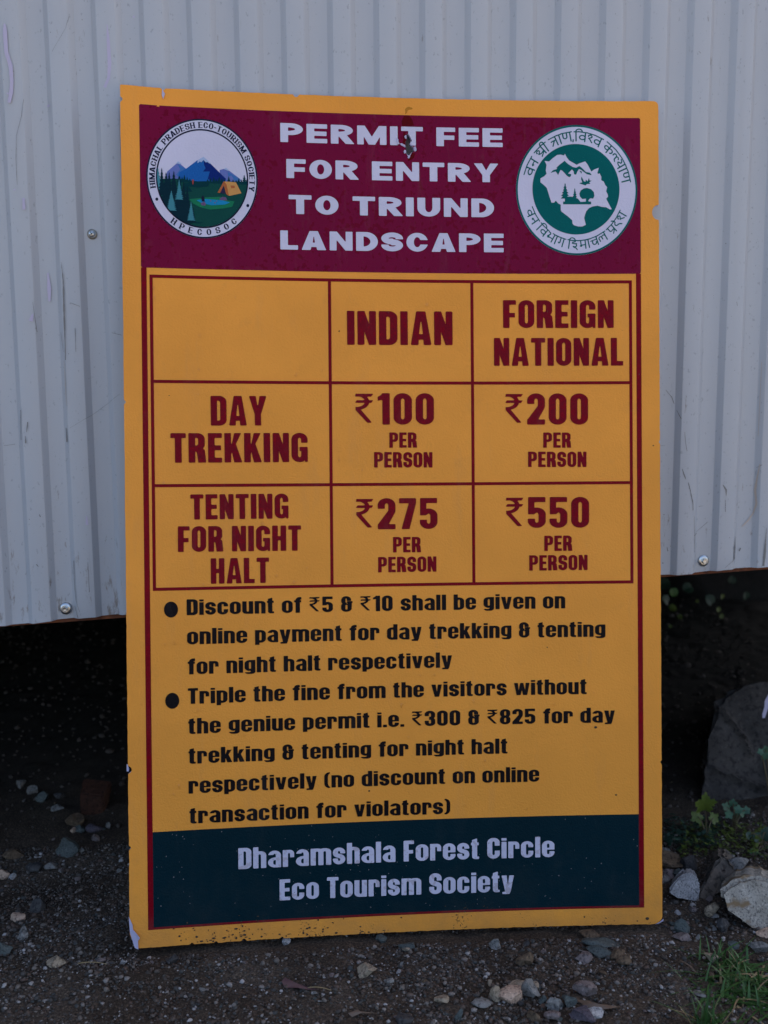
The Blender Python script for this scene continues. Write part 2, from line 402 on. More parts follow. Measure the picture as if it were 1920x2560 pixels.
# screws with their washers
def disc_rings(c, rings, seg, ang=0.0):
    """lathe about the y axis (pointing to the viewer), rings = (radius, toward viewer)"""
    V = []; Fc = []
    for r, h in rings:
        for s in range(seg):
            a = 2 * math.pi * s / seg + ang
            V.append((c[0] + r * math.cos(a), c[1] - h, c[2] + r * math.sin(a)))
    for i in range(len(rings) - 1):
        for s in range(seg):
            Fc.append((i * seg + s, i * seg + (s + 1) % seg, (i + 1) * seg + (s + 1) % seg, (i + 1) * seg + s))
    Fc.append([(len(rings) - 1) * seg + s for s in range(seg)])
    return V, Fc
def screw(px, py, rad, hexhead=True, rot=0.2):
    p = wall_pt(px, py); p[1] = WALL_Y + float(prof(p[0])) + float(oil(p[0], p[2]))
    p[1] -= 0.0002
    k = rad / 0.0075
    if hexhead:
        V, Fc = disc_rings(p, [(.0076 * k, 0), (.0076 * k, .0010)], 32)
        body = mesh_obj('screw', V, Fc, M_rubber, shed, True)
        V, Fc = disc_rings(p, [(.0075 * k, .0008), (.0076 * k, .0013), (.0070 * k, .0020), (.0048 * k, .0031), (.0046 * k, .0031)], 32)
        mesh_obj('washer', V, Fc, M_zinc, body, True, origin=(0, 0, 0)).location = -shed.location
        V, Fc = disc_rings(p, [(.0036 * k, .0030), (.0036 * k, .0062), (.0031 * k, .0068), (.0026 * k, .0068), (.0021 * k, .0061), (.0006 * k, .0060)], 6, rot)
        mesh_obj('hex_head', V, Fc, M_zinc, body, False, origin=(0, 0, 0)).location = -shed.location
    else:
        V, Fc = disc_rings(p, [(.0066 * k, 0), (.0068 * k, .0008), (.0064 * k, .0014), (.0050 * k, .0018)], 28)
        body = mesh_obj('screw', V, Fc, M_zincdull, shed, True)
        V, Fc = disc_rings(p, [(.0050 * k, .0016), (.0048 * k, .0028), (.0036 * k, .0040), (.0018 * k, .0045)], 28)
        mesh_obj('pan_head', V, Fc, M_zinc, body, True, origin=(0, 0, 0)).location = -shed.location
        Vc, Fcc = [], []
        for a in (0.5, 0.5 + math.pi / 2):
            dx, dz = math.cos(a), math.sin(a); w, l = .0005 * k, .0028 * k; b0 = len(Vc)
            for s1, s2 in ((-1, -1), (1, -1), (1, 1), (-1, 1)):
                Vc.append((p[0] + dx * l * s1 - dz * w * s2, p[1] - .0046 - (.0001 if a > 1 else 0), p[2] + dz * l * s1 + dx * w * s2))
            Fcc.append((b0, b0 + 1, b0 + 2, b0 + 3))
        mesh_obj('cross_recess', Vc, Fcc, M_rubber, body, False, origin=(0, 0, 0)).location = -shed.location
    return body
screw(161.6, 1524, 0.0072, True, 0.5); screw(1764, 1404, 0.0072, True, 0.1); screw(227, 583, 0.0064, False)

def ribbon(pts, mat, name, off=0.0003, lab=None):
    """flat mark on the sheet following its folds; pts = (px, py, half width in px)"""
    V, Fc = [], []
    W3 = []
    for i in range(len(pts) - 1):
        (x0, y0, w0), (x1, y1, w1) = pts[i], pts[i + 1]
        n = max(2, int(math.hypot(x1 - x0, y1 - y0) / 6))
        for s in range(n + (1 if i == len(pts) - 2 else 0)):
            t = s / n; W3.append((x0 + (x1 - x0) * t, y0 + (y1 - y0) * t, w0 + (w1 - w0) * t))
    for i, (x, y, w) in enumerate(W3):
        a = W3[max(0, i - 1)]; b = W3[min(len(W3) - 1, i + 1)]
        dx, dy = b[0] - a[0], b[1] - a[1]; l = math.hypot(dx, dy) or 1
        nx_, ny_ = -dy / l, dx / l
        w = max(0.05, w * (.62 if mat is M_scr else 1) * (1 + random.uniform(-.3, .3) * (1 if mat is M_scr else .3)))
        for k in (-1, 0, 1):
            q = wall_pt(x + nx_ * w * k, y + ny_ * w * k)
            q[1] = WALL_Y + float(prof(q[0])) + float(oil(q[0], q[2])) - off - 0.0012
            V.append(q)
    for i in range(len(W3) - 1):
        for k in (0, 1):
            a = i * 3 + k; Fc.append((a, a + 1, a + 4, a + 3))
    return V, Fc
def marks(name, lst, mat, kind=None):
    V, Fc = [], []
    for pts in lst:
        v, f = ribbon(pts, mat, name); b0 = len(V); V += v; Fc += [tuple(i + b0 for i in q) for q in f]
    o = mesh_obj(name, V, Fc, mat, shed)
    if kind: o['kind'] = kind
    return o
drips = [[(12, 60, 2), (13, 78, 5.5), (16, 130, 5), (27, 165, 5), (30, 205, 4.5), (28, 232, 5), (23, 257, 4)],
         [(268, 62, 1), (271, 105, 4), (274, 160, 4.5), (272, 195, 3.5), (262, 219, 4)],
         [(116, 680, 1.5), (119, 720, 5), (120, 752, 2.5)], [(82, 785, 2), (77, 803, 5)],
         [(59, 495, 3), (60, 524, 4)], [(217, 1290, 1), (218, 1312, 4)], [(118, 258, 3), (118, 264, 4)],
         [(37, 472, 2), (36, 476, 2)], [(332, 34, 2), (332, 39, 2)], [(20, 232, 3), (19, 236, 2)]]
for d_ in drips: marks('paint_drip', [d_], M_drip)
scr = [[(172, 40, .5), (165, 70, .6), (130, 130, .4)], [(59, 248, .5), (54, 290, .8), (41, 340, .9), (40, 400, .9), (43, 462, .6)],
       [(153, 655, .5), (158, 700, 2.2), (160, 770, 3), (163, 860, 2), (164, 900, 1.2)], [(164, 1070, 1.5), (166, 1105, 3.5)],
       [(176, 757, .6), (200, 766, .8)], [(52, 1025, 1.4), (50, 1060, .8), (52, 1100, 1.2)], [(70, 1055, 2.4), (67, 1080, .8)], [(64, 1090, 1.4), (65, 1108, 2)],
       [(188, 820, 1.2), (190, 880, .6)], [(82, 755, .6), (92, 830, .9)], [(280, 832, .8), (305, 838, .9)],
       [(184, 1402, 1.5), (185, 1450, 1.2), (190, 1500, 1.2)], [(186, 1515, 1), (196, 1545, 1.4)], [(220, 1405, .8), (224, 1480, 1)],
       [(6, 1115, .5), (34, 1111, .7)], [(175, 1070, .4), (225, 1040, .5), (300, 985, .5)], [(150, 830, .8), (158, 880, .6)],
       [(1669, 975, .8), (1684, 993, 1.3), (1690, 1010, 1.2)], [(1711, 1080, .9), (1713, 1105, 1.2), (1717, 1128, .8)],
       [(1695, 1026, 1), (1703, 1048, 1)], [(1705, 1172, 1.2), (1709, 1185, 3.4), (1714, 1198, 1)], [(1720, 1206, 1.6), (1725, 1225, 1.4), (1729, 1245, 2), (1732, 1258, 1.6), (1732, 1276, 1.2)],
       [(1735, 1290, .6), (1737, 1335, 1.2), (1740, 1382, .9)], [(1738, 1340, 1.4), (1747, 1335, 1.4)], [(1740, 1336, .5), (1775, 1306, .9)],
       [(1807, 1212, 1.4), (1815, 1225, 4), (1815, 1240, .6)], [(1813, 1250, .8), (1813, 1280, 1.2)], [(1841, 1342, 1), (1840, 1370, 4), (1838, 1400, 3)],
       [(1854, 1380, 2), (1857, 1372, 3)], [(1837, 1398, 1), (1812, 1420, .5)], [(1752, 1268, .6), (1762, 1266, .6)], [(1672, 1370, 1.2), (1674, 1380, 2.6)],
       [(1661, 1408, 3), (1665, 1428, 5)], [(1652, 1114, .4), (1667, 1115, .7)], [(1916, 1320, 1), (1912, 1380, 4), (1908, 1415, 4)],
       [(1840, 755, 1), (1842, 765, .6)], [(1662, 1289, 1.2), (1666, 1287, 1)], [(1745, 130, .8), (1750, 135, .8)], [(1870, 15, .6), (1876, 10, .6)],
       [(200, 1530, .6), (190, 1500, .6)], [(1905, 1162, 1), (1895, 1170, .6)], [(99, 1285, 1.2), (102, 1292, 2.5)], [(92, 1410, 2), (97, 1416, 1.2)]]
marks('scratch_marks', scr, M_scr, 'stuff')
marks('bare_metal_scratch', [[(160, 900, .4), (163, 960, .9), (166, 1015, .5)], [(1901, 1160, .5), (1896, 1195, 1.3), (1892, 1225, 2.2), (1894, 1260, 1.6), (1888, 1285, 1.2), (1876, 1303, 1.3), (1861, 1318, .9)],
                             [(1907, 905, .35), (1903, 1000, .4), (1899, 1090, .4)]], M_bare, 'stuff')
rng = random.Random(4)
spk = []
for _ in range(150):
    x, y = (rng.uniform(0, 300), rng.uniform(0, 1530)) if rng.random() < .55 else (rng.uniform(1650, 1915), rng.uniform(200, 1400))
    if rng.random() < .2: x, y = rng.uniform(0, 1900), rng.uniform(0, 200)
    r_ = rng.uniform(.4, 1.3); spk.append([(x, y, r_), (x + rng.uniform(-1, 1.5), y + rng.uniform(1, 3), r_ * .8)])
marks('dirt_specks', spk, M_scr, 'stuff')

# ------------------------------------------------------------------ flat print: shapes as signed fields, cut into faces
def f_rect(X, Y, x0, y0, x1, y1):
    return np.maximum(np.abs(X - (x0 + x1) / 2) - abs(x1 - x0) / 2, np.abs(Y - (y0 + y1) / 2) - abs(y1 - y0) / 2)
def f_rr(X, Y, x0, y0, x1, y1, rx, ry):
    hx, hy = (x1 - x0) / 2, (y1 - y0) / 2; rx = min(rx, hx); ry = min(ry, hy)
    dx = np.abs(X - (x0 + x1) / 2); dy = np.abs(Y - (y0 + y1) / 2)
    qx = np.maximum(dx - (hx - rx), 0) / rx; qy = np.maximum(dy - (hy - ry), 0) / ry
    k = (np.sqrt(qx * qx + qy * qy) - 1) * min(rx, ry)
    return np.maximum(np.maximum(dx - hx, dy - hy), k)
def f_poly(X, Y, pts):
    d = np.full(X.shape, 1e9); ins = np.zeros(X.shape, bool); n = len(pts)
    for i in range(n):
        ax, ay = pts[i]; bx, by = pts[(i + 1) % n]
        ex, ey = bx - ax, by - ay; L = ex * ex + ey * ey + 1e-18
        t = np.clip(((X - ax) * ex + (Y - ay) * ey) / L, 0, 1)
        d = np.minimum(d, (X - ax - t * ex) ** 2 + (Y - ay - t * ey) ** 2)
        if ay != by:
            c = ((ay > Y) != (by > Y)) & (X < (bx - ax) * (Y - ay) / (by - ay) + ax)
            ins ^= c
    d = np.sqrt(d); return np.where(ins, -d, d)
def f_line(X, Y, pts, w):
    d = np.full(X.shape, 1e9)
    for (ax, ay), (bx, by) in zip(pts[:-1], pts[1:]):
        ex, ey = bx - ax, by - ay; L = ex * ex + ey * ey + 1e-18
        t = np.clip(((X - ax) * ex + (Y - ay) * ey) / L, 0, 1)
        d = np.minimum(d, (X - ax - t * ex) ** 2 + (Y - ay - t * ey) ** 2)
    return np.sqrt(d) - w / 2
def U_(*a): return np.minimum.reduce(a)
def I_(*a): return np.maximum.reduce(a)
def contour(fn, x0, y0, x1, y1, nx, ny, run=12, want_edges=False):
    xs = np.linspace(x0, x1, nx + 1); ys = np.linspace(y0, y1, ny + 1)
    X, Y = np.meshgrid(xs, ys); f = fn(X, Y); f = np.where(np.abs(f) < 1e-9, 1e-9, f)
    neg = f < 0
    cnt = neg[:-1, :-1].astype(int) + neg[:-1, 1:] + neg[1:, 1:] + neg[1:, :-1]
    V, Fc, E = [], [], []
    full = cnt == 4
    for j in np.nonzero(full.any(1))[0]:
        row = full[j]; i = 0
        dif = np.flatnonzero(np.diff(np.concatenate([[0], row.astype(int), [0]])))
        for a, b in zip(dif[::2], dif[1::2]):
            while a < b:
                e = min(b, a + run); k = len(V)
                V += [(xs[a], ys[j]), (xs[e], ys[j]), (xs[e], ys[j + 1]), (xs[a], ys[j + 1])]
                Fc.append((k, k + 1, k + 2, k + 3)); a = e
    for j, i in zip(*np.nonzero((cnt > 0) & (cnt < 4))):
        c = [(xs[i], ys[j], f[j, i]), (xs[i + 1], ys[j], f[j, i + 1]), (xs[i + 1], ys[j + 1], f[j + 1, i + 1]), (xs[i], ys[j + 1], f[j + 1, i])]
        out = []; cr = []
        for q in range(4):
            a, b = c[q], c[(q + 1) % 4]
            if a[2] < 0: out.append((a[0], a[1]))
            if (a[2] < 0) != (b[2] < 0):
                t = a[2] / (a[2] - b[2]); pt = (a[0] + (b[0] - a[0]) * t, a[1] + (b[1] - a[1]) * t)
                out.append(pt); cr.append((pt, a[2] < 0))
        if len(out) >= 3:
            k = len(V); V += out; Fc.append(tuple(range(k, k + len(out))))
        if want_edges and len(cr) == 2:
            (p0, in0), (p1, in1) = cr
            E.append((p0, p1) if in0 else (p1, p0))
    return (V, Fc, E) if want_edges else (V, Fc)

# --- the heavy grotesque: every glyph a field of (X, Y), cap height 1
class St:
    def __init__(s, w, st, bar, full=False, serif=False): s.w, s.s, s.b, s.full, s.serif = w, st, bar, full, serif
HEAVY = St(0.55, 0.221, 0.165); WIDE = St(1.02, 0.35, 0.23, True); SERIF = St(0.66, 0.21, 0.10, True, True)
def glyph(ch, S):
    """returns (advance width, field)"""
    w, s, b, full = S.w, S.s, S.b, S.full
    xh = 0.80
    def ring(X, Y, x0, y0, x1, y1, s_=None, b_=None):
        s_ = s_ or s; b_ = b_ or b; W, H = x1 - x0, y1 - y0
        if full: rx, ry, ix, iy = W / 2, H / 2, W, H
        else: rx, ry, ix, iy = W / 2, min(H / 2, 0.23), W, 0.075
        return I_(f_rr(X, Y, x0, y0, x1, y1, rx, ry), -f_rr(X, Y, x0 + s_, y0 + b_, x1 - s_, y1 - b_, ix, iy))
    def dbowl(X, Y, x1, y0, y1, b_=None, rxf=1.0):
        b_ = b_ or b; H = y1 - y0
        rx = (x1 * 0.55 if full else 0.25); ry = (H / 2 if full else min(H / 2, 0.2))
        o = I_(f_rr(X, Y, -x1, y0, x1, y1, rx, ry), -X)
        i = I_(f_rr(X, Y, -x1, y0 + b_, x1 - s, y1 - b_, rx * (.6 if full else .3), (H / 2 - b_) if full else 0.06), s - X)
        return I_(o, -i)
    R_ = f_rect
    c = ch; fn = None; adv = w
    ne = -1.0
    if c == 'A':
        adv = w * (1.12 if not S.serif else 1.08); t = s * (1.25 if not full else 1.1)
        g = 0.10 if not full else 0.0
        def fn(X, Y, W=adv):
            o = f_poly(X, Y, [(0, 0), ((W - t) / 2, 1), ((W + t) / 2, 1), (W, 0)])
            sl = (W - t) / 2; iw = s * (1.02 if not full else 1.12)
            cut = f_poly(X, Y, [(iw, -.1), (iw + sl * .16 * (1 if full else .5), .16), (W - iw - sl * .16 * (1 if full else .5), .16), (W - iw, -.1)])
            tri = f_poly(X, Y, [(iw + sl * .33 * (1 if full else .45), .16 + b), (W / 2, .80), (W - iw - sl * .33 * (1 if full else .45), .16 + b)])
            return I_(o, -cut, -tri)
    elif c == 'C':
        fn = lambda X, Y: I_(ring(X, Y, 0, 0, w, 1), -R_(X, Y, w - s - .02 if not full else w * .62, .38, w + .1, .62))
    elif c == 'D': fn = lambda X, Y: dbowl(X, Y, w, 0, 1)
    elif c == 'E':
        adv = w * (.84 if not full else .92)
        fn = lambda X, Y, W=adv: U_(R_(X, Y, 0, 0, s, 1), R_(X, Y, 0, 0, W, b), R_(X, Y, 0, .5 - b / 2, W - .03, .5 + b / 2), R_(X, Y, 0, 1 - b, W, 1))
    elif c == 'F':
        adv = w * (.82 if not full else .86)
        fn = lambda X, Y, W=adv: U_(R_(X, Y, 0, 0, s, 1), R_(X, Y, 0, .46 - b / 2, W - .04, .46 + b / 2), R_(X, Y, 0, 1 - b, W, 1))
    elif c == 'G':
        fn = lambda X, Y: U_(I_(ring(X, Y, 0, 0, w, 1), -R_(X, Y, w - s - .02, .52, w + .1, .66)), R_(X, Y, w * .5, .38, w, .52), R_(X, Y, w - .09, 0, w, .4))
    elif c == 'H': fn = lambda X, Y: U_(R_(X, Y, 0, 0, s, 1), R_(X, Y, w - s, 0, w, 1), R_(X, Y, 0, .5 - b / 2, w, .5 + b / 2))
    elif c == 'I': adv = s; fn = lambda X, Y: R_(X, Y, 0, 0, s, 1)
    elif c == 'K':
        adv = w * 1.04
        fn = lambda X, Y, W=adv: U_(R_(X, Y, 0, 0, s, 1), f_poly(X, Y, [(s - .01, .36), (W - s * 1.08, 1), (W, 1), (s - .01, .30)] if False else [(s * .9, .42), (W - s * 1.1, 1), (W - .01, 1), (s + .05, .40), (s * .9, .24)]),
                         f_poly(X, Y, [(s * .95, .50), (s + .13, .72), (W + .02, 0), (W - s * 1.12, 0)]))
    elif c == 'L': adv = w * .8; fn = lambda X, Y, W=adv: U_(R_(X, Y, 0, 0, s, 1), R_(X, Y, 0, 0, W, b))
    elif c == 'M':
        adv = w * 1.32; q = s * .86
        fn = lambda X, Y, W=adv: U_(R_(X, Y, 0, 0, q, 1), R_(X, Y, W - q, 0, W, 1), f_poly(X, Y, [(0, 1), (q * 1.15, 1), (W / 2, .42), (W - q * 1.15, 1), (W, 1), (W / 2 + q * .5, 0), (W / 2 - q * .5, 0)]))
    elif c == 'N':
        adv = w * (1 if not full else 1.05)
        q = s * (.92 if not S.serif else .7)
        fn = lambda X, Y, W=adv: U_(R_(X, Y, 0, 0, q, 1), R_(X, Y, W - q, 0, W, 1), f_poly(X, Y, [(0, 1), (q * 1.05, 1), (W, 0), (W - q * 1.05, 0)]))
    elif c in 'O0': fn = lambda X, Y: ring(X, Y, 0, 0, w, 1)
    elif c == 'P': fn = lambda X, Y: U_(R_(X, Y, 0, 0, s, 1), dbowl(X, Y, w, .38, 1, b * .95))
    elif c == 'R':
        adv = w * 1.02
        fn = lambda X, Y: U_(R_(X, Y, 0, 0, s, 1), dbowl(X, Y, w - .01, .42, 1, b * .95), f_poly(X, Y, [(s * .9, .5), (w * .72, .56), (w - .01, .42), (w + .03, 0), (w - s * 1.05, 0), (w - s * 1.25, .34), (s * .9, .42)] if not full else
                                                       [(w * .30, .46), (w * .72, .46), (w * 1.06, 0), (w * 1.06 - s * 1.15, 0)]))
    elif c in 'Ss':
        H = 1 if c == 'S' else xh; adv = w * (1 if c == 'S' else .96)
        def fn(X, Y, W=adv):
            m = H / 2; bb = b * (1.1 if c == 'S' else .95); s2 = s * .98
            top = I_(ring(X, Y, 0, m - bb / 2 - .01, W, H, s2, bb), -R_(X, Y, W * .5, -1, W + 1, H * .645))
            low = I_(ring(X, Y, 0, 0, W, m + bb / 2 + .01, s2, bb), -R_(X, Y, -1, H * .355, W * .5, 2))
            mid = f_poly(X, Y, [(s2 * .55, m + bb * .62), (W * .52, m + bb * .72), (W - s2 * .5, m - bb * .45), (W - s2 * .55, m - bb * .7), (W * .48, m - bb * .72), (s2 * .5, m + bb * .45)])
            return U_(top, low, mid)
    elif c == 'T':
        adv = w * (.92 if not full else .98)
        fn = lambda X, Y, W=adv: U_(R_(X, Y, (W - s) / 2, 0, (W + s) / 2, 1), R_(X, Y, 0, 1 - b, W, 1))
    elif c == 'U':
        fn = lambda X, Y: I_(f_rr(X, Y, 0, 0, w, 3, w / 2, .45 if full else .23), -f_rr(X, Y, s, b, w - s, 3, w, .25 if full else .08), Y - 1)
    elif c == 'Y':
        adv = w * 1.12
        fn = lambda X, Y, W=adv: U_(R_(X, Y, (W - s) / 2, 0, (W + s) / 2, .5), f_poly(X, Y, [(0, 1), (s * 1.08, 1), (W / 2, .62), (W - s * 1.08, 1), (W, 1), ((W + s) / 2, .38), ((W - s) / 2, .38)]))
    elif c == '1':
        adv = s + .14
        fn = lambda X, Y: U_(R_(X, Y, .14, 0, .14 + s, 1), f_poly(X, Y, [(0, .76), (0, .885), (.09, .93), (.15, 1), (.2, 1), (.2, .8)]))
    elif c == '2':
        fn = lambda X, Y: U_(I_(ring(X, Y, 0, .30, w, 1), -R_(X, Y, -1, -1, w * .5, .66), -R_(X, Y, -1, -1, 2, .62)), R_(X, Y, w - s, .56, w, .68), R_(X, Y, 0, .66, s, .72),
                             f_poly(X, Y, [(w, .68), (w - .02, .52), (w * .62, .165), (w * .62, .0), (0, 0), (0, .15), (w - s, .60), (w - s, .68)]), R_(X, Y, 0, 0, w, b))
    elif c == '3':
        fn = lambda X, Y: I_(U_(ring(X, Y, 0, .44, w, 1), ring(X, Y, 0, 0, w, .58)), -R_(X, Y, -1, .355, w * .42, .655), -R_(X, Y, -1, .43, s * .6, .57))
    elif c == '5':
        fn = lambda X, Y: U_(R_(X, Y, .01, 1 - b, w - .01, 1), R_(X, Y, .01, .44, s * .92, 1), I_(ring(X, Y, 0, 0, w, .66), -R_(X, Y, -1, .30, w * .42, .45), -R_(X, Y, -1, .3, .012, .8)))
    elif c == '7':
        adv = w * .96
        fn = lambda X, Y, W=adv: U_(R_(X, Y, 0, 1 - b * 1.02, W, 1), f_poly(X, Y, [(W, 1), (W, .84), (s + .10, 0), (.07, 0), (W - s * 1.02, .84)]))
    elif c == '8':
        fn = lambda X, Y: U_(ring(X, Y, .005, .44, w - .005, 1, s, b * .85), ring(X, Y, 0, 0, w, .57, s, b * .85))
    elif c == 'a':
        fn = lambda X, Y: U_(I_(ring(X, Y, .01, .25, w, xh, s, b * .9), -R_(X, Y, -1, -1, w * .5, .56), -R_(X, Y, -1, -1, w - s, .6)), R_(X, Y, w - s, 0, w, .6),
                             I_(ring(X, Y, 0, 0, w * 1.12, .475, s, b * .75), X - w + .05))
    elif c in 'bdpq':
        lo = -.14 if c in 'pq' else 0; hi = xh if c in 'pq' else 1
        x0 = 0 if c in 'bp' else w - s
        fn = lambda X, Y: U_(ring(X, Y, 0, 0, w, xh, s, b * .85), R_(X, Y, x0, lo, x0 + s, hi))
    elif c == 'c': fn = lambda X, Y: I_(ring(X, Y, 0, 0, w * .98, xh, s, b * .85), -R_(X, Y, w - s - .02, .33, w + .1, .50))
    elif c == 'e':
        fn = lambda X, Y: U_(I_(ring(X, Y, 0, 0, w, xh, s, b * .85), -R_(X, Y, w * .5, .285, w + .1, .365)), R_(X, Y, s * .8, .365, w - .02, .455))
    elif c == 'f':
        adv = .37
        fn = lambda X, Y: U_(R_(X, Y, .07, 0, .07 + s, .85), I_(f_rr(X, Y, .07, .5, .60, 1.0, .2, .2), X - .37, .84 - Y, ), R_(X, Y, 0, .67, .36, .80))
    elif c == 'g':
        fn = lambda X, Y: U_(I_(ring(X, Y, 0, .10, w, xh, s, b * .8)), R_(X, Y, w - s, 0.05, w, xh), I_(f_rr(X, Y, 0.0, -.09, w, .3, .2, .16), -f_rr(X, Y, -.2, .03, w - s, .3, .1, .08), Y - .085))
    elif c in 'hn':
        top = 1 if c == 'h' else xh
        fn = lambda X, Y: U_(R_(X, Y, 0, 0, s, top), I_(f_rr(X, Y, 0, -1, w, xh, w * .42, .18), -f_rr(X, Y, s, -1, w - s, xh - b * .85, .07, .06), -Y, -X))
    elif c == 'i': adv = s; fn = lambda X, Y: U_(R_(X, Y, 0, 0, s, xh), R_(X, Y, 0, .855, s, .975))
    elif c == 'k':
        adv = w * 1.0
        fn = lambda X, Y, W=adv: U_(R_(X, Y, 0, 0, s, 1), f_poly(X, Y, [(s * .9, .38), (W - s * 1.1, xh), (W - .01, xh), (s + .06, .30), (s * .9, .22)]),
                         f_poly(X, Y, [(s * .95, .42), (s + .14, .56), (W + .02, 0), (W - s * 1.08, 0)]))
    elif c == 'l': adv = s; fn = lambda X, Y: R_(X, Y, 0, 0, s, 1)
    elif c == 'm':
        adv = w + (w - s)
        def fn(X, Y):
            a = I_(f_rr(X, Y, 0, -1, w, xh, w * .42, .18), -f_rr(X, Y, s, -1, w - s, xh - b * .85, .07, .06), -Y, -X)
            X2 = X - (w - s); a2 = I_(f_rr(X2, Y, 0, -1, w, xh, w * .42, .18), -f_rr(X2, Y, s, -1, w - s, xh - b * .85, .07, .06), -Y, -X2)
            return U_(a, a2, R_(X, Y, 0, 0, s, xh))
    elif c == 'o': fn = lambda X, Y: ring(X, Y, 0, 0, w, xh, s, b * .85)
    elif c == 'r':
        adv = w * .88
        fn = lambda X, Y: U_(R_(X, Y, 0, 0, s, xh), I_(f_rr(X, Y, 0, -1, w * .88, xh, .2, .17), -f_rr(X, Y, s, -1, w * .88 - s * .8, xh - b * .9, .07, .06), .44 - Y, -X))
    elif c == 't':
        adv = .36
        fn = lambda X, Y: U_(R_(X, Y, .05, .1, .05 + s, .88), f_poly(X, Y, [(.05, .86), (.05 + s, .86), (.05 + s, 1.0), (.05, .93)]), R_(X, Y, 0, .67, .34, .80),
                             I_(f_rr(X, Y, .05, -.0, .60, .5, .16, .12), X - .355, Y - .12))
    elif c == 'u':
        fn = lambda X, Y: U_(R_(X, Y, w - s, 0, w, xh), I_(f_rr(X, Y, 0, 0, w, 3, w * .42, .18), -f_rr(X, Y, s, b * .85, w - s, 3, .07, .06), Y - xh))
    elif c in 'vy':
        adv = w * 1.02
        def fn(X, Y, W=adv):
            y0 = 0 if c == 'v' else 0.0
            a = f_poly(X, Y, [(0, xh), (s * 1.05, xh), (W / 2 + .005, .28), (W - s * .95, xh), (W, xh), (W * .5 + s * .58, 0), (W * .5 - s * .48, 0)])
            if c == 'y': a = U_(a, f_poly(X, Y, [(W * .5 - s * .48, .02), (W * .5 + s * .6, .02), (W * .5 + s * .35, -.10), (.04, -.10), (.04, .0)]))
            return a
    elif c == 'w':
        adv = w * 1.5; q = s * .95
        def fn(X, Y, W=adv):
            H = W * .5 + s * .42
            v1 = f_poly(X, Y, [(0, xh), (q, xh), (W * .29, .28), (W * .5 - q * .4, xh), (W * .5 + q * .4, xh), (W * .29 + q * .52, 0), (W * .29 - q * .52, 0)])
            v2 = f_poly(X, Y, [(W * .5 - q * .4, xh), (W * .5 + q * .4, xh), (W * .71, .28), (W - q, xh), (W, xh), (W * .71 + q * .52, 0), (W * .71 - q * .52, 0)])
            return U_(v1, v2)
    elif c == '&':
        adv = w * 1.08
        fn = lambda X, Y: U_(I_(ring(X, Y, .01, .44, w - .03, 1, s, b * .85), -R_(X, Y, w - s - .04, .52, w + .1, .70)), I_(ring(X, Y, 0, 0, w, .60, s, b * .85), -R_(X, Y, w * .5, .5, w - s, .7)),
                             R_(X, Y, w - s, .35, w, .66), R_(X, Y, w * .55, .56, w * 1.08, .68))
    elif c == '.': adv = s * .9; fn = lambda X, Y: R_(X, Y, 0, 0, s * .9, .17)
    elif c in '()':
        adv = s * 1.35
        def fn(X, Y, W=adv):
            x = X if c == '(' else W - X
            return I_(f_rr(x, Y, 0, -.02, W * 3, 1.0, .25, .3), -f_rr(x, Y, s * .85, .05, W * 3, .93, .14, .24), x - W)
    elif c == '₹':
        adv = w * 1.03; k = w / .57
        def fn(X, Y):
            x = X / k
            bars = U_(f_poly(x, Y, [(0, .89), (.06, .98), (.57, .98), (.51, .89)]), f_poly(x, Y, [(0, .69), (.06, .775), (.57, .775), (.51, .69)]))
            bowl = I_(f_rr(x, Y, -.5, .47, .445, .98, .36, .25), -f_rr(x, Y, -.5, .56, .31, .90, .26, .17), .02 - x, -.0 + .46 - Y)
            leg = f_poly(x, Y, [(.02, .555), (.02, .46), (.38, .06), (.53, .06), (.16, .50), (.2, .555)])
            return U_(bars, bowl, leg)
    elif c == '-': adv = w * .5; fn = lambda X, Y: R_(X, Y, 0, .38, w * .5, .52)
    if S.serif and fn is not None:
        stems = {'H': [s / 2, w - s / 2], 'I': [s / 2], 'M': [s * .43, w * 1.32 - s * .43], 'A': [s * .3, w * 1.08 - s * .3], 'P': [s / 2], 'R': [s / 2], 'L': [s / 2], 'N': [s / 2],
                 'T': [w * .49], 'Y': [w * .56], 'U': [s / 2, w - s / 2], 'D': [s / 2], 'E': [s / 2], 'K': [s / 2]}.get(c, [])
        f0 = fn
        def fn(X, Y):
            a = f0(X, Y)
            for x in stems:
                if c != 'U': a = U_(a, R_(X, Y, x - s * .95, 0, x + s * .95, .065))
                if c not in 'TA': a = U_(a, R_(X, Y, x - s * .95, .935, x + s * .95, 1))
            return a
    return adv, fn
GC = {}
def glyph_mesh(ch, S, extra=None):
    k = (ch, id(S))
    if k not in GC:
        adv, fn = glyph(ch, S); r = 38
        x0, x1, y0, y1 = -.16, adv + .16, -.16, 1.08
        GC[k] = (adv,) + contour(fn, x0, y0, x1, y1, int((x1 - x0) * r), int((y1 - y0) * r), run=6)
    return GC[k]
def layout(text, S, gap, space):
    x = 0; out = []
    for i, ch in enumerate(text):
        if ch == ' ': x += space; continue
        adv = glyph_mesh(ch, S)[0]
        g_ = gap * (1.35 if ch in '0123456789₹' and S is HEAVY else 1)
        out.append((ch, x)); x += adv + g_
    return out, x - g_

